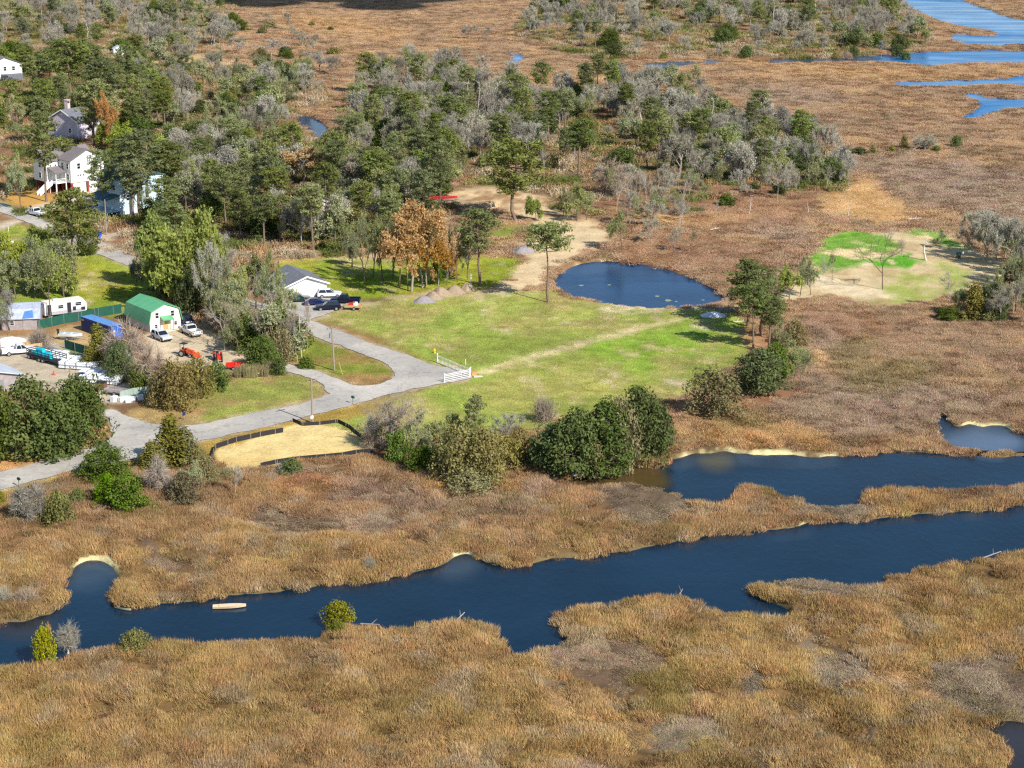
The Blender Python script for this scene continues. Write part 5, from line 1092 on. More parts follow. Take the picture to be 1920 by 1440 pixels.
tr.slab((-2.25, 3.7, 2.15), (-2.25, 6.5, 3.6), (-2.25, 6.5, 3.9), (-2.25, 3.7, 2.45), -.08).slab((-2.25, 6.5, 3.6), (-2.25, 9.3, 2.15), (-2.25, 9.3, 2.45), (-2.25, 6.5, 3.9), -.08)
tr.build("trim", M_WHITE, h3)
window(h3, -1.8, 6.5, .9, 1.2, 1.2, (-1, 0)); window(h3, 0, 2, .9, 1.0, 1.2, (-1, 0))
MB().box(-.04, 9.6, 0, .1, 1.0, 2.0).build("door", M_WOOD, h3)
pc = MB()
for y in (9.2, 11.4): pc.box(-2.0, y, 0, .14, .14, 2.2)
pc.box(-1.0, 10.3, 0, 2.0, 2.4, .15).build("porch", M_WHITE, h3)

# ---- old shed with blue tarp, pale roofed store, far white houses
h4 = thing("old_shed", 42, 612, R(8), "weathered grey shed with tin gambrel roof and blue tarp patch", "shed")
MB().prism([(-2.6, 0), (-2.6, 2.2), (-1.7, 3.5), (0, 4.2), (1.7, 3.5), (2.6, 2.2), (2.6, 0)], -3.4, 3.4, 'x').build("wall", M_OLDWALL, h4)
rf = MB().prism([(-2.9, 2.0), (-1.8, 3.62), (0, 4.35), (1.8, 3.62), (2.9, 2.0), (3.0, 2.06), (1.86, 3.74), (0, 4.48), (-1.86, 3.74), (-3.0, 2.06)], -3.6, 3.6, 'x').build("roof", M_OLDROOF, h4)
MB().slab((.4, -3.0, 2.2), (2.4, -2.9, 2.35), (2.2, -2.05, 3.5), (.8, -2.2, 3.3), .05).build("tarp_patch", M_TARP, rf)
window(h4, -1.5, -2.6, .9, .8, .9, (0, -1)); MB().box(1.2, -2.64, 0, 1.6, .08, 2.0).build("door", M_OLDWALL, h4)
h5 = thing("store_shed", -22, 728, R(38), "low store with pale blue grey metal roof at the yard edge", "shed")
MB().box(0, 0, 0, 9, 6.5, 2.3).prism([(-4.5, 2.3), (0, 3.5), (4.5, 2.3)], -3.25, 3.25).build("wall", M_OLDWALL, h5)
gable_roof(4.5, -3.25, 3.25, 2.3, 3.5, .5).build("roof", M_PALEROOF, h5)
MB().box(0, -3.29, 0, 2.6, .08, 2.0).build("door", M_STEEL, h5)
h6 = thing("white_house", 4, 150, R(30), "white house with grey roof peeking from the far trees at the edge", "house")
MB().box(0, 0, 0, 12, 9, 6).prism([(-6, 6), (0, 8.4), (6, 6)], -4.5, 4.5).build("wall", M_WHITE, h6)
gable_roof(6, -4.5, 4.5, 6, 8.4, .5).build("roof", M_GREYROOF, h6)
for x in (-3, 0, 3): window(h6, x, -4.5, 3.6, 1.2, 1.6, (0, -1))
MB().box(2.0, -5.6, 0, 7, 2.2, 2.6).build("porch", M_SLATE, h6)
h7 = thing("white_shed", 222, 102, R(20), "tiny white shed far off under bare grey trees", "shed")
MB().box(0, 0, 0, 4, 3, 2.3).prism([(-2, 2.3), (0, 3.4), (2, 2.3)], -1.5, 1.5).build("wall", M_WHITE, h7)
gable_roof(2, -1.5, 1.5, 2.3, 3.4, .25).build("roof", M_PALEROOF, h7); MB().box(.3, -1.54, 0, .9, .08, 1.9).build("door", M_DARK, h7)
h8 = thing("tan_house", 590, 408, R(30), "pale roofed house almost hidden by dark pines", "house")
MB().box(0, 0, 0, 9, 7, 3).prism([(-4.5, 3), (0, 4.6), (4.5, 3)], -3.5, 3.5).build("wall", M_CREAM, h8)
gable_roof(4.5, -3.5, 3.5, 3, 4.6, .4).build("roof", M_PALEROOF, h8); window(h8, -2, -3.5, 1, 1, 1.2, (0, -1)); MB().box(1.5, -3.54, 0, 1, .08, 2).build("door", M_WOOD, h8)

# ---- camper trailer
yaw = R(32)
c0 = empty("camper_trailer", (*off(85, 598, yaw, 4.1, 1.2), 0), yaw); tag(c0, "white camper trailer with dark doors parked along the green screen", "camper trailer")
MB().prism([(-4.1, .55), (-4.1, 2.85), (3.4, 2.85), (4.1, 1.9), (4.0, .75), (3.6, .55)], -1.15, 1.15).build("body", M_WHITE, c0)
MB().box(-.2, -1.17, .55, 7.6, .06, .62).build("skirt", mat("silver_skirt", (176, 176, 182), .5, .08, 2), c0)
MB().prism([(-4.2, 2.86), (-4.2, 2.96), (3.42, 2.96), (3.46, 2.86)], -1.22, 1.22).build("roof", M_CREAM, c0)
MB().box(-1.6, 0, 2.97, .9, .8, .28).build("roof_unit", M_WHITE, c0)
for x in (-3.2, .6): MB().box(x, -1.2, .6, .75, .06, 1.95).build("door", M_DARK, c0)
for x, w_, z in ((-1.0, 1.2, 1.6), (2.4, 1.4, 1.75)): window(c0, x, -1.16, z, w_, .7, (0, -1))
MB().box(1.6, -1.19, .9, .6, .06, .75).box(3.3, -1.19, .8, .8, .06, .6).build("hatch", M_DARK, c0)
for x in (-.9, -.1):
    for y in (-1.0, 1.0): MB().bar((x, y - .12, .34), (x, y + .12, .34), .34, 12).build("wheel", M_BLACK, c0)
MB().bar((4.0, -.5, .5), (5.2, 0, .45), .06).bar((4.0, .5, .5), (5.2, 0, .45), .06).build("hitch", M_DARK, c0)
for x in (-3.2, .6): MB().box(x, -1.6, 0, .8, .5, .35).build("step", M_CONC, c0)

# ---- blue container
yaw = R(-47)
k0 = empty("shipping_container", (*off(153, 620, yaw, 5.0, 1.15), 0), yaw); tag(k0, "dark blue corrugated shipping container in the yard below the camper", "container")
prof = []
cm = MB().box(0, 0, .15, 10.0, 2.3, 2.45)
for i in range(28): cm.box(-4.7 + i * .35, -1.17, .3, .17, .05, 2.15); cm.box(-4.7 + i * .35, 1.17, .3, .17, .05, 2.15)
cm.build("body", M_CONT, k0)
MB().box(0, 0, 2.61, 10.02, 2.32, .05).build("roof", mat("faded_blue_roof", (96, 148, 208), .5, .15, .8), k0)
for y in (-.58, .58):
    dd = MB().box(5.03, y, .25, .06, 1.1, 2.25).build("door", mat("bright_blue_door", (46, 112, 214), .45, .1, 1), k0)
    MB().bar((5.1, y - .25, .3), (5.1, y - .25, 2.45), .03).bar((5.1, y + .25, .3), (5.1, y + .25, 2.45), .03).build("lock_bar", M_STEEL, dd)
MB().box(5.08, -.55, 1.5, .04, .5, .3).build("marking", M_WHITE, k0); MB().box(-4.4, -1.22, 2.0, .7, .03, .3).build("marking", mat("faded_orange", (216, 140, 80), .6, .1, 2), k0)

# ---- screens and fences
def fence_run(name, P, h, m, label, cat, post=M_STEEL, step=3.0, th=.05, solid=True, postname="post", pw=.07):
    Wp = [G(*p) for p in P]; o = empty(name, (*Wp[0], 0)); tag(o, label, cat)
    pn = MB(); ox, oy = Wp[0]
    for (ax, ay), (bx, by) in zip(Wp, Wp[1:]):
        L = math.hypot(bx - ax, by - ay); a = math.atan2(by - ay, bx - ax)
        pn.box((ax + bx) / 2 - ox, (ay + by) / 2 - oy, .05, L, th, h, a)
        for i in range(int(L // step) + 1):
            t = i * step / L
            MB().box(ax + (bx - ax) * t - ox + .06 * math.sin(a), ay + (by - ay) * t - oy - .06 * math.cos(a), 0, pw, pw, h + .15).build(postname, post, o)
    pn.build("panel", m, o)
    return o
fence_run("screen_fence", [(72, 618), (120, 607), (153, 601), (185, 594), (228, 587)], 1.7, M_DGREEN, "long green screened fence behind the blue container", "fence")
fence_run("screen_fence", [(122, 653), (160, 664), (190, 676)], 1.5, M_DGREEN, "short green screened fence beside the boat trailer", "fence")
fence_run("yard_fence", [(225, 752), (250, 745), (278, 742)], 1.5, mat("wire_screen", (150, 168, 156), .8, .1, 2), "pale screened fence below the pipe stacks", "fence")
fence_run("silt_fence", [(397, 862), (404, 842), (443, 829), (488, 819), (531, 811)], .75, M_SILT, "black silt fence along the road side of the sand lot", "silt fence", M_POLE, 2.5)
fence_run("silt_fence", [(549, 791), (568, 799), (600, 797), (634, 793), (655, 803), (690, 832)], .55, M_SILT, "short black silt fence folded below the roadside pole", "silt fence", M_POLE, 2.5)
fence_run("silt_fence", [(488, 876), (520, 869), (562, 863), (610, 859), (642, 856), (668, 851), (702, 849)], .6, M_SILT, "long black silt fence along the marsh edge of the sand lot", "silt fence", M_POLE, 2.5)
fence_run("wire_fence", [(1340, 585), (1360, 587), (1385, 584)], .9, mat("thin_wire", (120, 116, 108), .7, .1, 2), "low wire fence by the pond track under the pines", "fence", M_POLE, 1.6, .02)

def white_fence(P0, P1, label, pickets):
    (ax, ay), (bx, by) = G(*P0), G(*P1); L = math.hypot(bx - ax, by - ay)
    o = empty("white_gate", (ax, ay, 0), math.atan2(by - ay, bx - ax)); tag(o, label, "gate", "white gate leaves at the lawn entrance")
    for x in (0, L):
        p = MB().box(x, 0, 0, .15, .15, 1.6).build("post", M_WHITE, o); MB().box(x, 0, 1.6, .22, .22, .08, 0, .6).build("cap", M_WHITE, p)
    r_ = MB()
    for z in ((.2, 1.25) if pickets else (.2, .5, .8, 1.1, 1.35)): r_.box(L / 2, 0, z, L - .16, .05, .075)
    r_.build("rail", M_WHITE, o)
    n_ = int(L / (.42 if pickets else 1.6))
    for i in range(1, n_): MB().box(i * L / n_, -.06, .12, .05, .04, 1.2).build("picket", M_WHITE, o)
white_fence((820, 680), (882, 706), "white picket gate leaf running back from the drive", True)
white_fence((833, 718), (880, 708), "white railed gate leaf across the end of the drive", False)

# ---- vehicles
def wheel(o, x, y, r_, wd=.24):
    s_ = 1 if y > 0 else -1
    wo = MB().bar((x, y - wd / 2, r_), (x, y + wd / 2, r_), r_, 16).build("wheel", M_BLACK, o)
    MB().bar((x, y + s_ * wd * .5, r_), (x, y + s_ * (wd * .5 + .02), r_), r_ * .62, 12).build("rim", M_STEEL, wo)
def paintmat(name, rgb): return mat(name, rgb, .25, .03, .6, spec=.6)
def shell(o, hw, prof, m, name="body", tuck=.06):
    """car body: side profile with the sides leaning in towards the top"""
    zt = max(z for x, z in prof); zb = min(z for x, z in prof)
    rings = []
    for yy, k in ((-hw + tuck, 0), (-hw, 1), (hw, 1), (hw - tuck, 0)):
        rings.append([(x * (1 if k else .985), yy, z if k else zb + (z - zb) * .96 + .015) for x, z in prof])
    return MB().loft(rings).build(name, m, o)
def cabin(o, x0, x1, x2, x3, zb, zr, hw, m, inset=.16):
    """roof and pillars over dark glass; x0..x1 at the belt, x2..x3 at the roof"""
    def ring(z, a, b_, w_): return [(a, -w_, z), (b_, -w_, z), (b_, w_, z), (a, w_, z)]
    gl = MB().loft([ring(zb - .02, x0, x1, hw - .04), ring(zr - .05, x2, x3, hw - inset)]).build("window", M_GLASS, o)
    rf = MB().loft([ring(zr - .06, x2 - .04, x3 + .04, hw - inset + .02), ring(zr, x2 + .1, x3 - .1, hw - inset - .06)]).build("roof", m, o)
    pl = MB()
    for t in (0.0, .52, 1.0):
        for s_ in (-1, 1):
            xa = x0 + (x1 - x0) * t; xb = x2 + (x3 - x2) * t
            pl.bar((xa, s_ * (hw - .03), zb), (xb, s_ * (hw - inset + .01), zr - .04), .05, 4)
    pl.build("pillar", m, o)
def lights(o, xf, xr, hw, zf, zr):
    for s_ in (-1, 1):
        MB().box(xf, s_ * (hw - .28), zf, .06, .36, .16).build("headlight", M_LAMP, o); MB().box(xr, s_ * (hw - .16), zr, .06, .18, .3).build("taillight", M_TAIL, o)
def suv(px, py, hd, rgb, pn, label, name="parked_car", cat="car", L=4.7, group="parked cars"):
    o = thing(name, px, py, R(hd), label, cat, group); m = paintmat(pn, rgb); a = L / 2; hw = .93
    shell(o, hw, [(-a, .42), (-a + .03, 1.0), (-a + .12, 1.1), (a - 1.5, 1.08), (a - .15, .95), (a, .75), (a - .02, .4)], m)
    cabin(o, -a + .12, a - 1.45, -a + .45, a - 2.25, 1.08, 1.70, hw, m)
    for x in (-a + .85, a - .9):
        for y in (-hw + .1, hw - .1): wheel(o, x, y, .36)
    lights(o, a - .02, -a + .0, hw, .72, .75)
    MB().box(a + .01, 0, .36, .12, 1.7, .22).box(-a - .01, 0, .38, .12, 1.7, .22).build("bumper", M_DARK, o)
    return o
def sedan(px, py, hd, rgb, pn, label):
    o = thing("parked_car", px, py, R(hd), label, "car", "parked cars"); m = paintmat(pn, rgb); a = 2.35; hw = .9
    shell(o, hw, [(-a, .36), (-a + .03, .85), (-a + .2, .95), (a - 1.4, .92), (a - .15, .78), (a, .6), (a - .02, .34)], m)
    cabin(o, -a + .35, a - 1.3, -a + 1.1, a - 2.2, .93, 1.40, hw, m)
    for x in (-a + .85, a - .9):
        for y in (-hw + .1, hw - .1): wheel(o, x, y, .33)
    lights(o, a - .02, -a, hw, .58, .62); MB().box(a + .01, 0, .3, .1, 1.6, .18).build("bumper", M_DARK, o)
def pickup(px, py, hd, rgb, pn, label, load=None):
    o = thing("pickup_truck", px, py, R(hd), label, "pickup truck", "pickup trucks"); m = paintmat(pn, rgb); a = 2.85; hw = .98
    shell(o, hw, [(-.55, .5), (-.55, 1.18), (a - 1.45, 1.14), (a - .12, 1.04), (a, .85), (a - .02, .48)], m)
    cabin(o, -.5, a - 1.4, -.25, a - 2.1, 1.14, 1.84, hw, m)
    bd = MB().box(-1.72, 0, .52, 2.26, 1.9, .14).box(-1.72, -.93, .66, 2.26, .09, .52).box(-1.72, .93, .66, 2.26, .09, .52).box(-2.81, 0, .66, .08, 1.78, .52)
    bd.build("bed", m, o); MB().box(-1.72, 0, .67, 2.05, 1.74, .03).build("bed_liner", M_DARK, o)
    for x in (-1.75, a - .95):
        for y in (-hw + .1, hw - .1): wheel(o, x, y, .40)
    lights(o, a - .02, -2.86, hw, .78, .78); MB().box(a + .01, 0, .42, .12, 1.8, .24).box(-2.9, 0, .46, .12, 1.8, .2).build("bumper", M_STEEL, o)
    return o
pickup(68, 404, 137, (232, 234, 240), "white_car_paint", "white pickup parked on the upper road by the white house")
pickup(358, 627, 124, (228, 226, 222), "pale_car_paint", "pale silver pickup beside the barn with an open bed")
pickup(648, 569, 176, (18, 26, 52), "dark_navy_paint", "dark navy pickup at the end of the cottage drive")
pickup(35, 664, 22, (234, 234, 238), "white_car_paint", "white pickup parked in the yard beside the pipe stacks")
suv(303, 637, -52, (206, 210, 214), "silver_paint", "silver car parked in front of the barn door")
suv(618, 557, 8, (238, 238, 240), "white_car_paint", "white car parked beside the cottage wall")
suv(615, 581, 190, (14, 22, 44), "black_car_paint", "black car nearest the lawn at the cottage drive")
suv(560, 566, 12, (30, 58, 56), "dark_green_paint", "dark green car against the cottage gable")
sedan(594, 572, 4, (24, 38, 92), "navy_paint", "navy blue low car in the middle of the cottage cars")
def jeep(px, py, hd, label):
    o = thing("jeep", px, py, R(hd), label, "car", "parked cars"); m = paintmat("jeep_black", (30, 40, 62)); hw = .85
    shell(o, hw, [(-1.9, .5), (-1.9, 1.15), (.7, 1.15), (1.8, 1.08), (1.9, .9), (1.9, .5)], m)
    cabin(o, -1.85, .75, -1.8, .5, 1.12, 1.86, hw, m, .08)
    for x in (-1.25, 1.3):
        for y in (-.8, .8): wheel(o, x, y, .42, .28)
    lights(o, 1.9, -1.92, hw, .8, .8); MB().bar((-1.95, 0, 1.0), (-2.15, 0, 1.0), .4, 14).build("spare_wheel", M_BLACK, o)
jeep(351, 609, -62, "black boxy jeep tucked behind the barn corner")

# ---- boats
def hull(L, B, D, sheer=.12, n=9):
    rings = []
    for i in range(n):
        t = i / (n - 1); x = -L / 2 + L * t
        w_ = B / 2 * (.86 + .14 * min(1, t * 3)) * (1 - max(0, (t - .45) / .55) ** 2.2 * .93); z = D + sheer * t * t
        rings.append([(x, -w_, z), (x, -w_ * .8, z * .3), (x, -w_ * .4, .04 + .3 * D * t ** 4), (x, w_ * .4, .04 + .3 * D * t ** 4), (x, w_ * .8, z * .3), (x, w_, z)])
    return rings
def boat(name, px, py, hd, L, B, D, m, inner, label, cat="boat", z=-.4, seats=2, motor=False, cover=None):
    o = thing(name, px, py, R(hd), label, cat, None, z)
    rr = hull(L, B, D)
    MB().loft(rr).build("hull", m, o)
    if cover:
        MB().loft([[(x_, y_ * .98, z_ + .02) for x_, y_, z_ in (r_[0],)] + [(r_[0][0], r_[0][1] * .4, r_[0][2] + .35), (r_[0][0], -r_[0][1] * .4, r_[0][2] + .35)] + [(r_[5][0], r_[5][1] * .98, r_[5][2] + .02)] for r_ in rr]).build("cover", cover, o)
    else:
        dk = MB()
        for r0, r1 in zip(rr, rr[1:]): dk.pts([(r0[0][0], r0[0][1] * .84, r0[0][2] + .012), (r1[0][0], r1[0][1] * .84, r1[0][2] + .012), (r1[5][0], r1[5][1] * .84, r1[5][2] + .012), (r0[5][0], r0[5][1] * .84, r0[5][2] + .012)], [(0, 1, 2, 3)])
        dk.build("deck", inner, o)
        for i in range(seats): MB().box(-L * .28 + i * L * .32, 0, D + .03, .25, B * .7, .05).build("seat", m, o)
    if motor: MB().box(-L / 2 - .15, 0, D - .3, .3, .35, .75).box(-L / 2 - .18, 0, D + .45, .45, .32, .3).build("motor", M_DARK, o)
    return o
M_TANB = mat("tan_boat_paint", (226, 200, 162), .6, .1, 1.5); M_OLDB = mat("old_boat_grey", (176, 170, 140), .8, .15, 2); M_REDB = mat("red_boat_paint", (214, 40, 50), .4, .08, 1.5)
boat("row_boat", 430, 1134, 6, 3.9, 1.05, .34, M_TANB, mat("tan_boat_inside", (232, 208, 170), .7, .1, 1.5), "pale tan flat boat lying in the wide dark creek", seats=1)
boat("row_boat", 231, 1137, -28, 2.3, .55, .26, M_OLDB, M_DARK, "narrow old grey boat pulled to the creek bank", seats=1)
boat("covered_boat", 1098, 890, 4, 4.2, 1.5, .5, M_WHITE, M_WHITE, "boat under a blue cover below the dark channel trees", cover=M_TARP, z=-.2)
def boat_trailer(px, py, hd, label, L=4.6):
    o = thing("boat_trailer", px, py, R(hd), label, "trailer")
    f = MB().box(0, -.6, .42, L, .09, .1).box(0, .6, .42, L, .09, .1).box(-L * .3, 0, .42, .1, 1.2, .1).box(L * .25, 0, .42, .1, 1.2, .1).bar((L / 2, -.6, .47), (L / 2 + 1.2, 0, .45), .05).bar((L / 2, .6, .47), (L / 2 + 1.2, 0, .45), .05)
    f.build("frame", M_STEEL, o)
    for y in (-.85, .85): wheel(o, -L * .12, y, .3, .18)
boat_trailer(133, 637, -6, "steel trailer under the white boat in the yard", 3.6); boat("white_boat", 133, 637, -6, 4.2, 1.6, .6, M_WHITE, mat("pale_blue_deck", (176, 200, 216), .6, .1, 2), "white open boat with outboard standing on a trailer in the yard", z=.55, motor=True)
boat_trailer(832, 378, 2, "low grey trailer under the red boat", 5.0); boat("red_boat", 832, 377, 2, 6.6, 1.5, .55, M_REDB, mat("dull_red_deck", (190, 70, 70), .6, .1, 2), "long red boat on a trailer under the pines", z=.55)

# ---- yard stock and machines
def pipe_stack(px, py, hd, L, rows, cols, label, r_=.16):
    o = thing("pipe_stack", px, py, R(hd), label, "pipe stack", "white pipe stacks in the yard")
    p = MB()
    for i in range(rows):
        for j in range(cols - (i % 2)): p.bar((-L / 2 + random.uniform(-.12, .12), (j - (cols - 1 - i % 2) / 2) * r_ * 2.02, .14 + r_ + i * r_ * 1.76), (L / 2 + random.uniform(-.12, .12), (j - (cols - 1 - i % 2) / 2) * r_ * 2.02, .14 + r_ + i * r_ * 1.76), r_, 8)
    p.build("pipe_bundle", M_PVC, o)
    H = .14 + r_ * 2 + (rows - 1) * r_ * 1.76; W_ = cols * r_ * 2.02
    for x in (-L * .3, L * .02, L * .32):
        MB().box(x, 0, H + .01, .09, W_ + .04, .03).box(x, -W_ / 2 - .02, .1, .09, .03, H - .06).box(x, W_ / 2 + .02, .1, .09, .03, H - .06).build("strap", M_DARK, o)
        MB().box(x, 0, 0, .12, W_, .12).build("bearer", M_WOOD, o)
for px, py, L, rws, cl, lb in ((95, 668, 6.2, 3, 6, "white pipe stack at the back of the yard beside the screen"), (118, 678, 6.4, 3, 7, "white pipe stack just behind the stake trailer"), (148, 691, 6.4, 4, 7, "tall white pipe stack at the tail of the stake trailer"), (190, 706, 7.0, 3, 7, "white pipe stack with blue sheen in front of the tangled tree"), (190, 717, 6.8, 4, 8, "largest white pipe stack, lowest of the yard row")):
    pipe_stack(px, py, -16, L, rws, cl, lb)
o = empty("stake_trailer", (*off(51, 672, R(-40), 4.2, 1.0), 0), R(-40)); tag(o, "long dark stake sided trailer loaded with teal rolls", "trailer")
MB().box(0, 0, .62, 8.4, 2.2, .16).build("deck", M_DARK, o)
sd_ = MB()
for y in (-1.08, 1.08):
    for z in (1.0, 1.35, 1.7): sd_.box(0, y, z, 8.3, .05, .12)
    for i in range(9): sd_.box(-4.1 + i * 1.02, y, .78, .08, .08, 1.1)
for z in (1.0, 1.35, 1.7): sd_.box(-4.16, 0, z, .05, 2.1, .12)
sd_.build("stake_side", M_DARK, o)
for x in (-.6, .4):
    for y in (-1.15, 1.15): wheel(o, x, y, .38)
for x in (-3.6,):
    for y in (-1.0, 1.0): wheel(o, x, y, .38)
MB().slab((4.2, -1.0, .66), (6.0, -1.0, .05), (6.0, 1.0, .05), (4.2, 1.0, .66), .08).build("ramp", M_STEEL, o)
for i, (x, y, z) in enumerate(((-2.4, -.45, .78), (-2.3, .45, .78), (-.6, -.45, .78), (-.5, .45, .78), (1.0, -.4, .78), (-1.6, 0, 1.4))):
    Xo = o.matrix_basis @ Vector((x, y, z))
    rl = MB().bar((-.85, 0, .4), (.85, 0, .4), .4, 14).bar((-.86, 0, .4), (.86, 0, .4), .12, 8).build("plastic_roll", M_TEAL)
    rl.location = Xo; rl.rotation_euler = (0, 0, R(-40)); tag(rl, "teal plastic roll lying on the stake trailer", "plastic roll", "teal rolls on the stake trailer")
def drum(name, px, py, r_, h, m, lidm, label, cat):
    o = thing(name, px, py, 0, label, cat)
    MB().bar((0, 0, 0), (0, 0, h), r_ * .92, 14, r_).build("body", m, o); MB().bar((0, 0, h), (0, 0, h + .1), r_ * 1.06, 14).build("lid", lidm, o)
drum("waste_bin", 154, 714, .62, 1.2, mat("pale_bin", (176, 190, 206), .5, .1, 2), mat("navy_lid", (36, 48, 96), .5, .1, 2), "pale bin with navy lid left of the largest pipe stack", "bin")
drum("waste_bin", 187, 446, .5, 1.2, mat("bin_blue", (22, 74, 196), .5, .1, 2), M_CONT, "bright blue bin standing by the upper road", "bin")
drum("barrel", 343, 617, .32, .95, mat("barrel_blue", (30, 96, 220), .5, .1, 2), M_CONT, "blue barrel at the barn corner below the jeep", "barrel")
drum("waste_bin", 1797, 484, .5, 1.1, mat("bin_green", (40, 88, 74), .5, .1, 2), M_DARK, "dark green bin on the sand of the grass point", "bin")
o = thing("crate", 190, 729, R(-14), "brown wooden crate in front of the largest pipe stack", "crate")
MB().box(0, 0, .1, 1.6, 1.2, 1.0).build("body", mat("brown_crate", (120, 88, 68), .85, .15, 2), o); MB().box(0, 0, 1.1, 1.7, 1.3, .08).box(0, 0, 0, 1.5, 1.1, .1).build("lid", M_DARK, o)
def flat_trailer(px, py, hd, L, m, label, load=None):
    o = thing("utility_trailer", px, py, R(hd), label, "trailer", "small trailers")
    MB().box(0, 0, .5, L, 1.7, .12).build("deck", m, o)
    s_ = MB()
    for y in (-.85, .85): s_.box(0, y, .62, L, .06, .35)
    s_.box(-L / 2, 0, .62, .06, 1.64, .35).build("side", m, o)
    for y in (-.95, .95): wheel(o, -.2, y, .32, .18)
    MB().bar((L / 2, -.5, .5), (L / 2 + 1.1, 0, .45), .05).bar((L / 2, .5, .5), (L / 2 + 1.1, 0, .45), .05).build("hitch", M_DARK, o)
    return o
flat_trailer(222, 740, -20, 4.4, M_OLDWALL, "grey trailer with dark sides at the foot of the yard")
flat_trailer(12, 460, 160, 2.6, M_WHITE, "small white open trailer on the upper lawn edge")
flat_trailer(441, 692, 2, 3.0, M_RED, "low red trailer beside the tractor in front of the reeds")
flat_trailer(663, 580, 176, 3.2, M_WOOD, "small wooden trailer hitched behind the dark navy pickup")
def loose(name, px, py, hd, m, label, cat, boxes, z=0.0):
    q = MB()
    for b_ in boxes: q.box(*b_)
    o = q.build(name, m); X, Y = G(px, py); o.location = (X, Y, z); o.rotation_euler = (0, 0, R(hd)); tag(o, label, cat); return o
loose("cooler", 659, 580, 10, M_RED, "red chest riding on the small wooden trailer", "chest", [(0, 0, 0, 1.0, .6, .55), (0, 0, .55, 1.06, .66, .08)], .63)
loose("pump_unit", 667, 580, 10, M_WHITE, "white machine riding on the small wooden trailer", "machine", [(0, 0, 0, .9, .7, .6), (.1, 0, .6, .5, .5, .2)], .63)
loose("trailer_gate", 676, 580, 80, M_WOOD, "upright wooden tail gate behind the small trailer", "gate", [(0, 0, .1, 1.7, .06, .12), (0, 0, .5, 1.7, .06, .12), (0, 0, .9, 1.7, .06, .12), (-.8, 0, 0, .08, .08, 1.1), (.8, 0, 0, .08, .08, 1.1)])
loose("scrap_heap", 232, 752, 15, M_PVC, "jumble of white plastic scrap at the yard foot", "scrap", [(0, 0, 0, 1.6, .8, .7, .4), (1.4, .3, 0, 1.2, 1.0, .5, -.3), (-1.5, .2, 0, 1.1, .7, .9, .8), (.6, -.9, 0, .9, .6, .5, .2), (2.6, .1, 0, 1.0, .6, .8, .1)])
loose("plywood_bin", 64, 657, 30, M_WOOD, "tan plywood bin behind the white pickup in the yard", "bin", [(0, 0, 0, 3.0, .08, 1.2), (0, 2.0, 0, 3.0, .08, 1.2), (-1.46, 1.0, 0, .08, 1.9, 1.2), (1.46, 1.0, 0, .08, 1.9, 1.2), (0, 1.0, .05, 2.8, 1.9, .08)])
loose("metal_sheet", 70, 648, -50, M_STEEL, "leaning stack of grey roofing sheets by the plywood bin", "roofing sheets", [(0, 0, 0, 6.0, .9, .12), (.1, .05, .12, 5.9, .86, .06)], .02)
loose("metal_sheet", 100, 655, -50, M_STEEL, "long grey roofing sheets behind the back pipe stack", "roofing sheets", [(0, 0, 0, 6.5, .8, .14), (.1, .05, .14, 6.3, .76, .06)], .02)
loose("wood_box", 888, 704, 20, mat("ochre_wood", (196, 152, 96), .8, .12, 2), "ochre wooden box beside the white gate post", "box", [(0, 0, 0, .9, .7, .7), (0, 0, .7, 1.0, .8, .06)])
loose("stone_slab", 896, 707, 10, M_CONC, "pale stone slab on the grass beside the gate", "slab", [(0, 0, 0, 1.5, .8, .12), (0, 0, .12, 1.44, .74, .02)], .05)
o = thing("traffic_cone", 101, 703, 0, "small orange cone in front of the stake trailer", "cone"); MB().bar((0, 0, .04), (0, 0, .8), .2, 10, .04).build("body", M_ORANGE, o); MB().box(0, 0, 0, .5, .5, .05).build("base", M_ORANGE, o)
# covered trailer load
o = thing("covered_trailer", 24, 652, R(12), "trailer heaped under a white cover behind the white pickup", "trailer", "small trailers")
rg = []
for i in range(7):
    t = i / 6; hh = 1.0 + .45 * math.sin(math.pi * t) + .1 * math.sin(5 * t); rg.append([(-2.6 + 5.2 * t, -1.0, .5), (-2.6 + 5.2 * t, -.9, .5 + hh * .6), (-2.6 + 5.2 * t, 0, .5 + hh), (-2.6 + 5.2 * t, .9, .5 + hh * .6), (-2.6 + 5.2 * t, 1.0, .5)])
MB().loft(rg).build("cover", M_PVC, o); MB().box(0, 0, .4, 5.2, 1.9, .1).build("deck", M_DARK, o)
for y in (-1, 1): wheel(o, 0, y, .34)
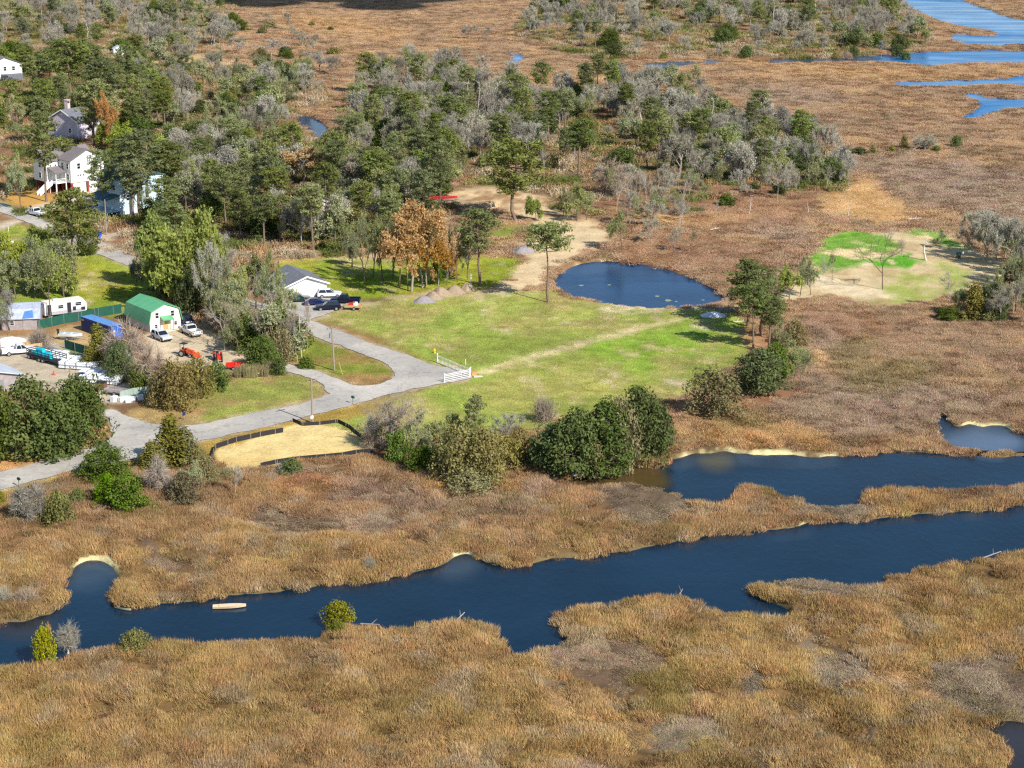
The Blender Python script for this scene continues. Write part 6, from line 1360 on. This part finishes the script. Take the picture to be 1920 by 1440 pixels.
# tractor and orange loader
def tractor(px, py, hd, m, label, name, loader=False):
    o = thing(name, px, py, R(hd), label, "tractor")
    MB().box(.8, 0, .6, 1.4, .55, .55).prism([(.1, 1.15), (.15, 1.3), (1.5, 1.2), (1.5, 1.15)], -.26, .26).build("hood", m, o)
    MB().box(-.4, 0, .5, 1.0, .6, .4).build("chassis", M_DARK, o)
    MB().box(-.55, 0, .92, .45, .5, .12).box(-.78, 0, 1.0, .1, .5, .5).build("seat", M_BLACK, o)
    for y in (-.62, .62): wheel(o, -.55, y, .58, .34); wheel(o, 1.2, y * .85, .34, .22); MB().box(-.55, y, 1.18, .9, .36, .07).build("fender", m, o)
    MB().bar((-.95, -.5, .9), (-.95, -.5, 2.2), .05, 5).bar((-.95, .5, .9), (-.95, .5, 2.2), .05, 5).bar((-.95, -.5, 2.2), (-.95, .5, 2.2), .05, 5).build("roll_bar", M_DARK, o)
    MB().box(-.5, 0, 2.2, 1.2, 1.1, .07).build("canopy", M_DARK, o)
    if loader:
        MB().bar((.2, -.5, 1.2), (1.9, -.5, .6), .07, 5).bar((.2, .5, 1.2), (1.9, .5, .6), .07, 5).build("loader_arm", m, o)
        MB().prism([(1.9, .2), (1.95, .85), (2.1, .85), (2.1, .32), (2.7, .26), (2.7, .2)], -.8, .8).build("bucket", m, o)
    return o
tractor(409, 676, -75, M_RED, "red tractor with dark canopy in the barn yard", "tractor")
tractor(350, 668, -28, M_ORANGE, "orange tractor with front bucket behind the olive bushes", "tractor", True)
o = thing("mower", 73, 541, R(20), "small pale riding mower under the spring green trees", "mower")
MB().box(.4, 0, .35, .9, .6, .4).build("hood", M_WHITE, o); MB().box(-.4, 0, .6, .4, .5, .45).build("seat", M_BLACK, o); MB().box(0, 0, .2, 1.5, .8, .15).build("deck", M_DARK, o)
for x in (-.5, .6):
    for y in (-.42, .42): wheel(o, x, y, .25, .15)

# ---- poles, boxes, posts
def pole(px, py, ty, label, arm=True, lean=0.0, sign=False, can=False):
    h = height_m(py, ty); o = thing("utility_pole", px, py, R(40), label, "utility pole", "wooden utility poles")
    MB().bar((0, 0, -.1), (lean, 0, h), .17, 8, .11).build("pole", M_POLE, o)
    if arm:
        a_ = MB().box(lean, .12, h - .55, 1.7, .1, .12).build("cross_arm", M_POLE, o)
        for x in (-.75, -.25, .25, .75): MB().bar((lean + x, .12, h - .43), (lean + x, .12, h - .25), .05, 6).build("insulator", M_GLASS, a_)
    if can: MB().bar((lean - .35, -.1, h - 1.9), (lean - .35, -.1, h - 1.1), .22, 10).build("transformer", M_STEEL, o)
    if sign: MB().bar((-.22, -.2, 1.0), (-.22, -.24, 1.0), .3, 12).build("sign", M_WHITE, o)
pole(586, 793, 709, "tall grey pole beside the sand lot with a round white sign", True, 0, True)
pole(627, 695, 611, "leaning grey pole between the drive and the upper road", True, -.35, False, True)
pole(200, 440, 374, "bare grey pole on the upper road beside the blue bin", False)
pole(133, 729, 686, "ochre wooden pole with cross arm among the yard trees")
pole(1, 662, 600, "wooden pole at the yard edge beside the old shed", False)
def mailbox(px, py, m, label, sgn=False):
    o = thing("mailbox" if not sgn else "road_sign", px, py, R(40), label, "mailbox" if not sgn else "sign")
    MB().box(0, 0, 0, .1, .1, 1.05).build("post", M_POLE, o)
    if sgn: MB().box(0, -.08, .7, .55, .04, .5).build("panel", m, o)
    else:
        MB().prism([(-.14, 1.05), (-.14, 1.25), (-.08, 1.36), (.08, 1.36), (.14, 1.25), (.14, 1.05)], -.3, .3).build("box", m, o); MB().box(.16, .1, 1.2, .03, .05, .25).build("flag", M_RED, o)
mailbox(36, 913, M_BLACK, "black mailbox on a post beside the lower road"); mailbox(662, 758, M_DGREEN, "green mailbox on a post below the road bend"); mailbox(13, 378, M_DARK, "dark mailbox on the brown grass by the upper road")
mailbox(58, 396, M_DARK, "dark mailbox behind the white pickup on the upper road")
mailbox(345, 787, M_CONT, "small blue sign on a post at the road junction", True); mailbox(1804, 482, M_WHITE, "small white sign beside the dark green bin", True)
def stake(px, py, ty, m, label, lean=0.0, r_=.06):
    h = height_m(py, ty); o = MB().bar((0, 0, -.05), (lean, 0, h), r_, 6, r_ * .9).box(lean, 0, h, r_ * 2.4, r_ * 2.4, .05).build("wooden_post", m); X, Y = G(px, py); o.location = (X, Y, 0); tag(o, label, "post", "lone posts and stakes")
stake(642, 703, 680, M_WOOD, "pale leaning stake on the rough grass by the leaning pole", -.5, .07); stake(558, 687, 667, M_WOOD, "brown post at the top of the side drive", 0, .08); stake(16, 434, 424, M_WHITE, "short white post on the upper lawn")
stake(873, 684, 674, M_WHITE, "thin white stake on the lawn behind the gate"); stake(69, 446, 437, M_ORANGE, "short orange post on the upper lawn", 0, .16); stake(948, 510, 495, M_POLE, "thin pale stake on the bright grass"); stake(883, 536, 515, M_PVC, "white pipe post on the bright grass by the heaps", 0, .1)
o = thing("fire_hydrant", 815, 662, 0, "yellow fire hydrant on the lawn behind the white gate", "fire hydrant")
MB().bar((0, 0, 0), (0, 0, .1), .2, 10).bar((0, 0, .1), (0, 0, .65), .13, 10).build("barrel", M_YEL, o); MB().bar((0, 0, .65), (0, 0, .85), .16, 10, .05).build("bonnet", M_YEL, o); MB().bar((-.28, 0, .48), (.28, 0, .48), .07, 8).bar((0, -.26, .45), (0, 0, .45), .08, 8).build("nozzle", M_YEL, o)

# ---- heaps, floats, driftwood
def heap(px, py, wm, hm, m, label, seed, cat="gravel heap", group="gravel and soil heaps", name="gravel_heap", long=1.0):
    n1, n2 = 28, 9; V = []; Fs = []
    for i in range(n2 + 1):
        t = i / n2
        for j in range(n1):
            a = j / n1 * 2 * math.pi
            k = 1 + .22 * (float(fbm(np.array(math.cos(a) * 2 + seed), np.array(math.sin(a) * 2), 3, seed)) - .5) * 2
            x = math.cos(a) * t * wm / 2 * k * long; y = math.sin(a) * t * wm / 2 * k
            z = hm * .95 * (.5 + .5 * math.cos(math.pi * t)) ** .85 * (.75 + .5 * float(fbm(np.array(x * .9 + seed), np.array(y * .9), 3, seed))) + .03 * (1 - t) - .04 * t
            V.append((x, y, z))
    for i in range(n2):
        for j in range(n1): Fs.append((i * n1 + j, i * n1 + (j + 1) % n1, (i + 1) * n1 + (j + 1) % n1, (i + 1) * n1 + j))
    o = MB().pts(V, Fs).build(name, m, None, True); X, Y = G(px, py); o.location = (X, Y, 0); tag(o, label, cat, group)
for px, py, wp, hp, m, lb in ((813, 560, 40, 21, M_GRAV, "brown gravel heap touching the grey one at the lawn corner"), (826, 553, 42, 25, M_GRAV, "tall brown gravel heap in the middle of the row"), (852, 549, 40, 24, M_GRAV, "brown gravel heap between the tall one and the last"), (876, 543, 32, 20, M_GRAV, "brown gravel heap at the pine end of the row"), (796, 565, 42, 15, M_GGRAV, "low grey gravel heap at the track end of the row"), (981, 472, 42, 17, M_GGRAV, "grey gravel heap on the sand beside the lone pine"), (890, 396, 56, 18, mat("dark_soil", (128, 108, 88), .95, .2, 2.5, bump=.4), "dark soil heap below the red boat"), (917, 388, 46, 14, mat("pale_soil", (196, 164, 122), .95, .2, 2.5, bump=.4), "pale soil heap beyond the dark one in the clearing")):
    heap(px, py, wp * 1.12 / sc(py), hp * .72 / sc(py), m, lb, int(px))
heap(1338, 592, 4.4, .8, mat("pale_sheet", (206, 210, 222), .6, .12, 1.5), "pale sheeted heap at the pond corner under the pines", 5, long=1.2)
def mat_float(px, py, wm, label, seed):
    V = [(0, 0, .03)] + [(math.cos(a) * wm * random.uniform(.7, 1.2), math.sin(a) * wm * random.uniform(.8, 1.5), -.02) for a in np.linspace(0, 6.283, 14)[:-1]]
    o = MB().pts(V, [(0, i, i % 13 + 1) for i in range(1, 14)]).build("floating_weed", mat("pale_weed", (138, 146, 122), .9, .15, 2)); X, Y = G(px, py, -.36); o.location = (X, Y, -.36); tag(o, label, "pond weed", "pale weed mats on the pond")
for i, (px, py, wm, lb) in enumerate(((1232, 555, .5, "thin pale weed mat on the pond beyond the larger one"), (1252, 563, .7, "largest pale weed mat on the round pond"), (1268, 565, .3, "tiny pale weed mat beside the largest one on the pond"), (1318, 562, .3, "pale weed mat near the sandy end of the pond"), (1090, 535, .5, "pale weed mat near the lawn shore of the pond"), (1142, 534, .4, "pale weed mat in the middle of the pond"))): mat_float(px, py, wm, lb, i)
def log(px, py, L, hd, r_, tilt, m, label, br=1):
    o = MB().bar((-L / 2, 0, r_), (L / 2, 0, r_ + L * math.sin(tilt)), r_, 7, r_ * .5)
    for i in range(br):
        x = L * (.1 + .3 * i); o.bar((x * .6, 0, r_ + (x * .6 + L / 2) * math.sin(tilt)), (x * .6 + .5, (-1) ** i * .6, r_ + .5 + (x + L / 2) * math.sin(tilt)), r_ * .4, 5, r_ * .15)
    o = o.build("driftwood", m); X, Y = G(px, py); o.location = (X, Y, -.1); o.rotation_euler = (0, 0, R(hd)); tag(o, label, "driftwood", "driftwood and fallen trunks")
for px, py, L, hd, r_, ti, m, lb in ((718, 1078, 2.6, -40, .15, .05, M_BARK if False else BARK_DARK, "dark log slanting into the wide creek"), (690, 1079, .9, 120, .1, .3, BARK_PALE, "short pale stub beside the dark creek log"), (862, 1163, 1.6, 45, .1, .5, BARK_GREY, "pale leaning log on the near creek bank"), (694, 1172, 2.4, -20, .1, .1, BARK_GREY, "pale branch lying beside the twin creek bushes"), (1860, 1042, 3.0, 30, .1, .1, BARK_GREY, "long pale log at the creek edge near the dark hole"), (1277, 1112, .9, 60, .06, .5, BARK_GREY, "pale stick poking from the near bank peak"),
    (960, 354, 5, 5, .2, .02, BARK_PALE, "long pale trunk on the ground beyond the clearing"), (982, 353, 3.5, -10, .22, .05, BARK_PALE, "thicker pale trunk beside the long one beyond the clearing"), (1380, 604, 3, 8, .16, .03, BARK_PALE, "pale log on the ground under the paired pines"), (1595, 526, 4, -10, .1, .1, BARK_DARK, "dark fallen branch on the sand of the grass point"), (672, 822, 6, -50, .14, .02, M_WOOD, "pale timber lying along the sand lot corner"), (1715, 411, 3.0, 10, .18, .05, BARK_PALE, "white trunk lying behind the grass point"), (1340, 430, 2.2, 20, .12, .1, BARK_PALE, "white log on the rusty marsh behind the pond")):
    log(px, py, L, hd, r_, ti, m, lb)

# ---- the cloud that shades the far marsh
cl = MB(); rr_ = np.random.default_rng(3)
for i in range(13):
    cx, cy, cz = rr_.uniform(-44, 44), rr_.uniform(-45, 45), rr_.uniform(-6, 10); r_ = rr_.uniform(14, 30)
    rings = []
    for a in np.linspace(-1.5, 1.5, 7): rings.append([(cx + math.cos(b_) * math.cos(a) * r_, cy + math.sin(b_) * math.cos(a) * r_, cz + math.sin(a) * r_ * .5) for b_ in np.linspace(0, 6.283, 11)[:-1]])
    cl.loft(rings)
o = cl.build("cloud", mat("cloud_white", (240, 242, 246), .95, .03, .01), None, True)
tx, ty_ = G(640, 6)
o.location = (tx + sd.x / sd.z * 420, ty_ + sd.y / sd.z * 420 + 20, 420); tag(o, "white cloud drifting above the far marsh", "cloud")
# ================================================================== LABELS OF THE TREES
LAND = [("round blue pond",1195,530),("small bright blue pool",588,236),("white three storey house",130,325),("grey house with chimney",112,222),("pale blue house",240,352),("white cottage",555,540),("green roofed barn",300,595),("blue container",187,608),("camper trailer",117,582),
 ("red boat on stands",836,370),("sand heaps by the lawn",830,548),("white gate",855,690),("bare sand lot",560,838),("green grass point",1650,470),("flat crowned lone pine",1030,490),("road junction",250,820),("wide dark creek",900,1100),("foam edged pool",1830,805),("far bright river",1790,30),("long thin far creek",1600,108),
 ("tiny winding far creek",965,112),("white pickup on the road",68,402),("grass spit with the dark channel",1330,890),("curving end of the straw path",1600,340),("twin bleached trunks",984,225),("hooked far creek",1840,200),("orange tree amid pines",572,310),("far white shed",222,92),("orange tree near the grey house",216,225),
 ("twisted grey oak",1140,330),("yard full of white pipe",140,685),("pale boat adrift",430,1132),("shadowed far marsh",640,15),("big bare tree on the sand",1655,480),("dark trees above the channel",1130,820),("leaning pole by the upper road",622,650),("end of the far woods",1720,70),("white house peeking at the edge",15,130)]
ORD = ["", "", "second", "third", "fourth", "fifth", "sixth", "seventh", "eighth", "ninth", "tenth", "eleventh", "twelfth", "thirteenth", "fourteenth", "fifteenth", "sixteenth", "seventeenth", "eighteenth", "nineteenth", "twentieth"]
def ordinal(k):
    if k <= 20: return ORD[k]
    return ["", "", "twenty", "thirty", "forty", "fifty", "sixty"][k // 10] + "-" + (["th", "first"] + ORD[2:10])[k % 10]
bucket = {}
for t in TREES:
    root, kind, px, py = t
    if root.get("label"): continue
    best = min(LAND, key=lambda L: math.hypot(px - L[1], (py - L[2]) * 1.7))
    dx, dy = px - best[1], (py - best[2]) * 1.7
    side = ("right of" if dx > 0 else "left of") if abs(dx) > abs(dy) else ("in front of" if dy > 0 else "behind")
    look = LOOK[kind]
    if kind == 'shrub' and "olive" in root.name: look = "low brownish olive shrub"
    bucket.setdefault((look, best[0], side), []).append((math.hypot(dx, dy), root))
for (look, nm, side), L in bucket.items():
    L.sort(key=lambda a: a[0])
    for i, (d, root) in enumerate(L):
        root["label"] = f"{look} {side} the {nm}" + (f", {'closest' if i == 0 else ordinal(i + 1) + ' closest'}" if len(L) > 1 else "")
from collections import Counter
print("TREES", len(TREES), Counter(t[1] for t in TREES), Counter(t[0].name.split(".")[0] for t in TREES))
print({k: [len(p["crown"].polygons) for p in v] for k, v in PROTO.items()})
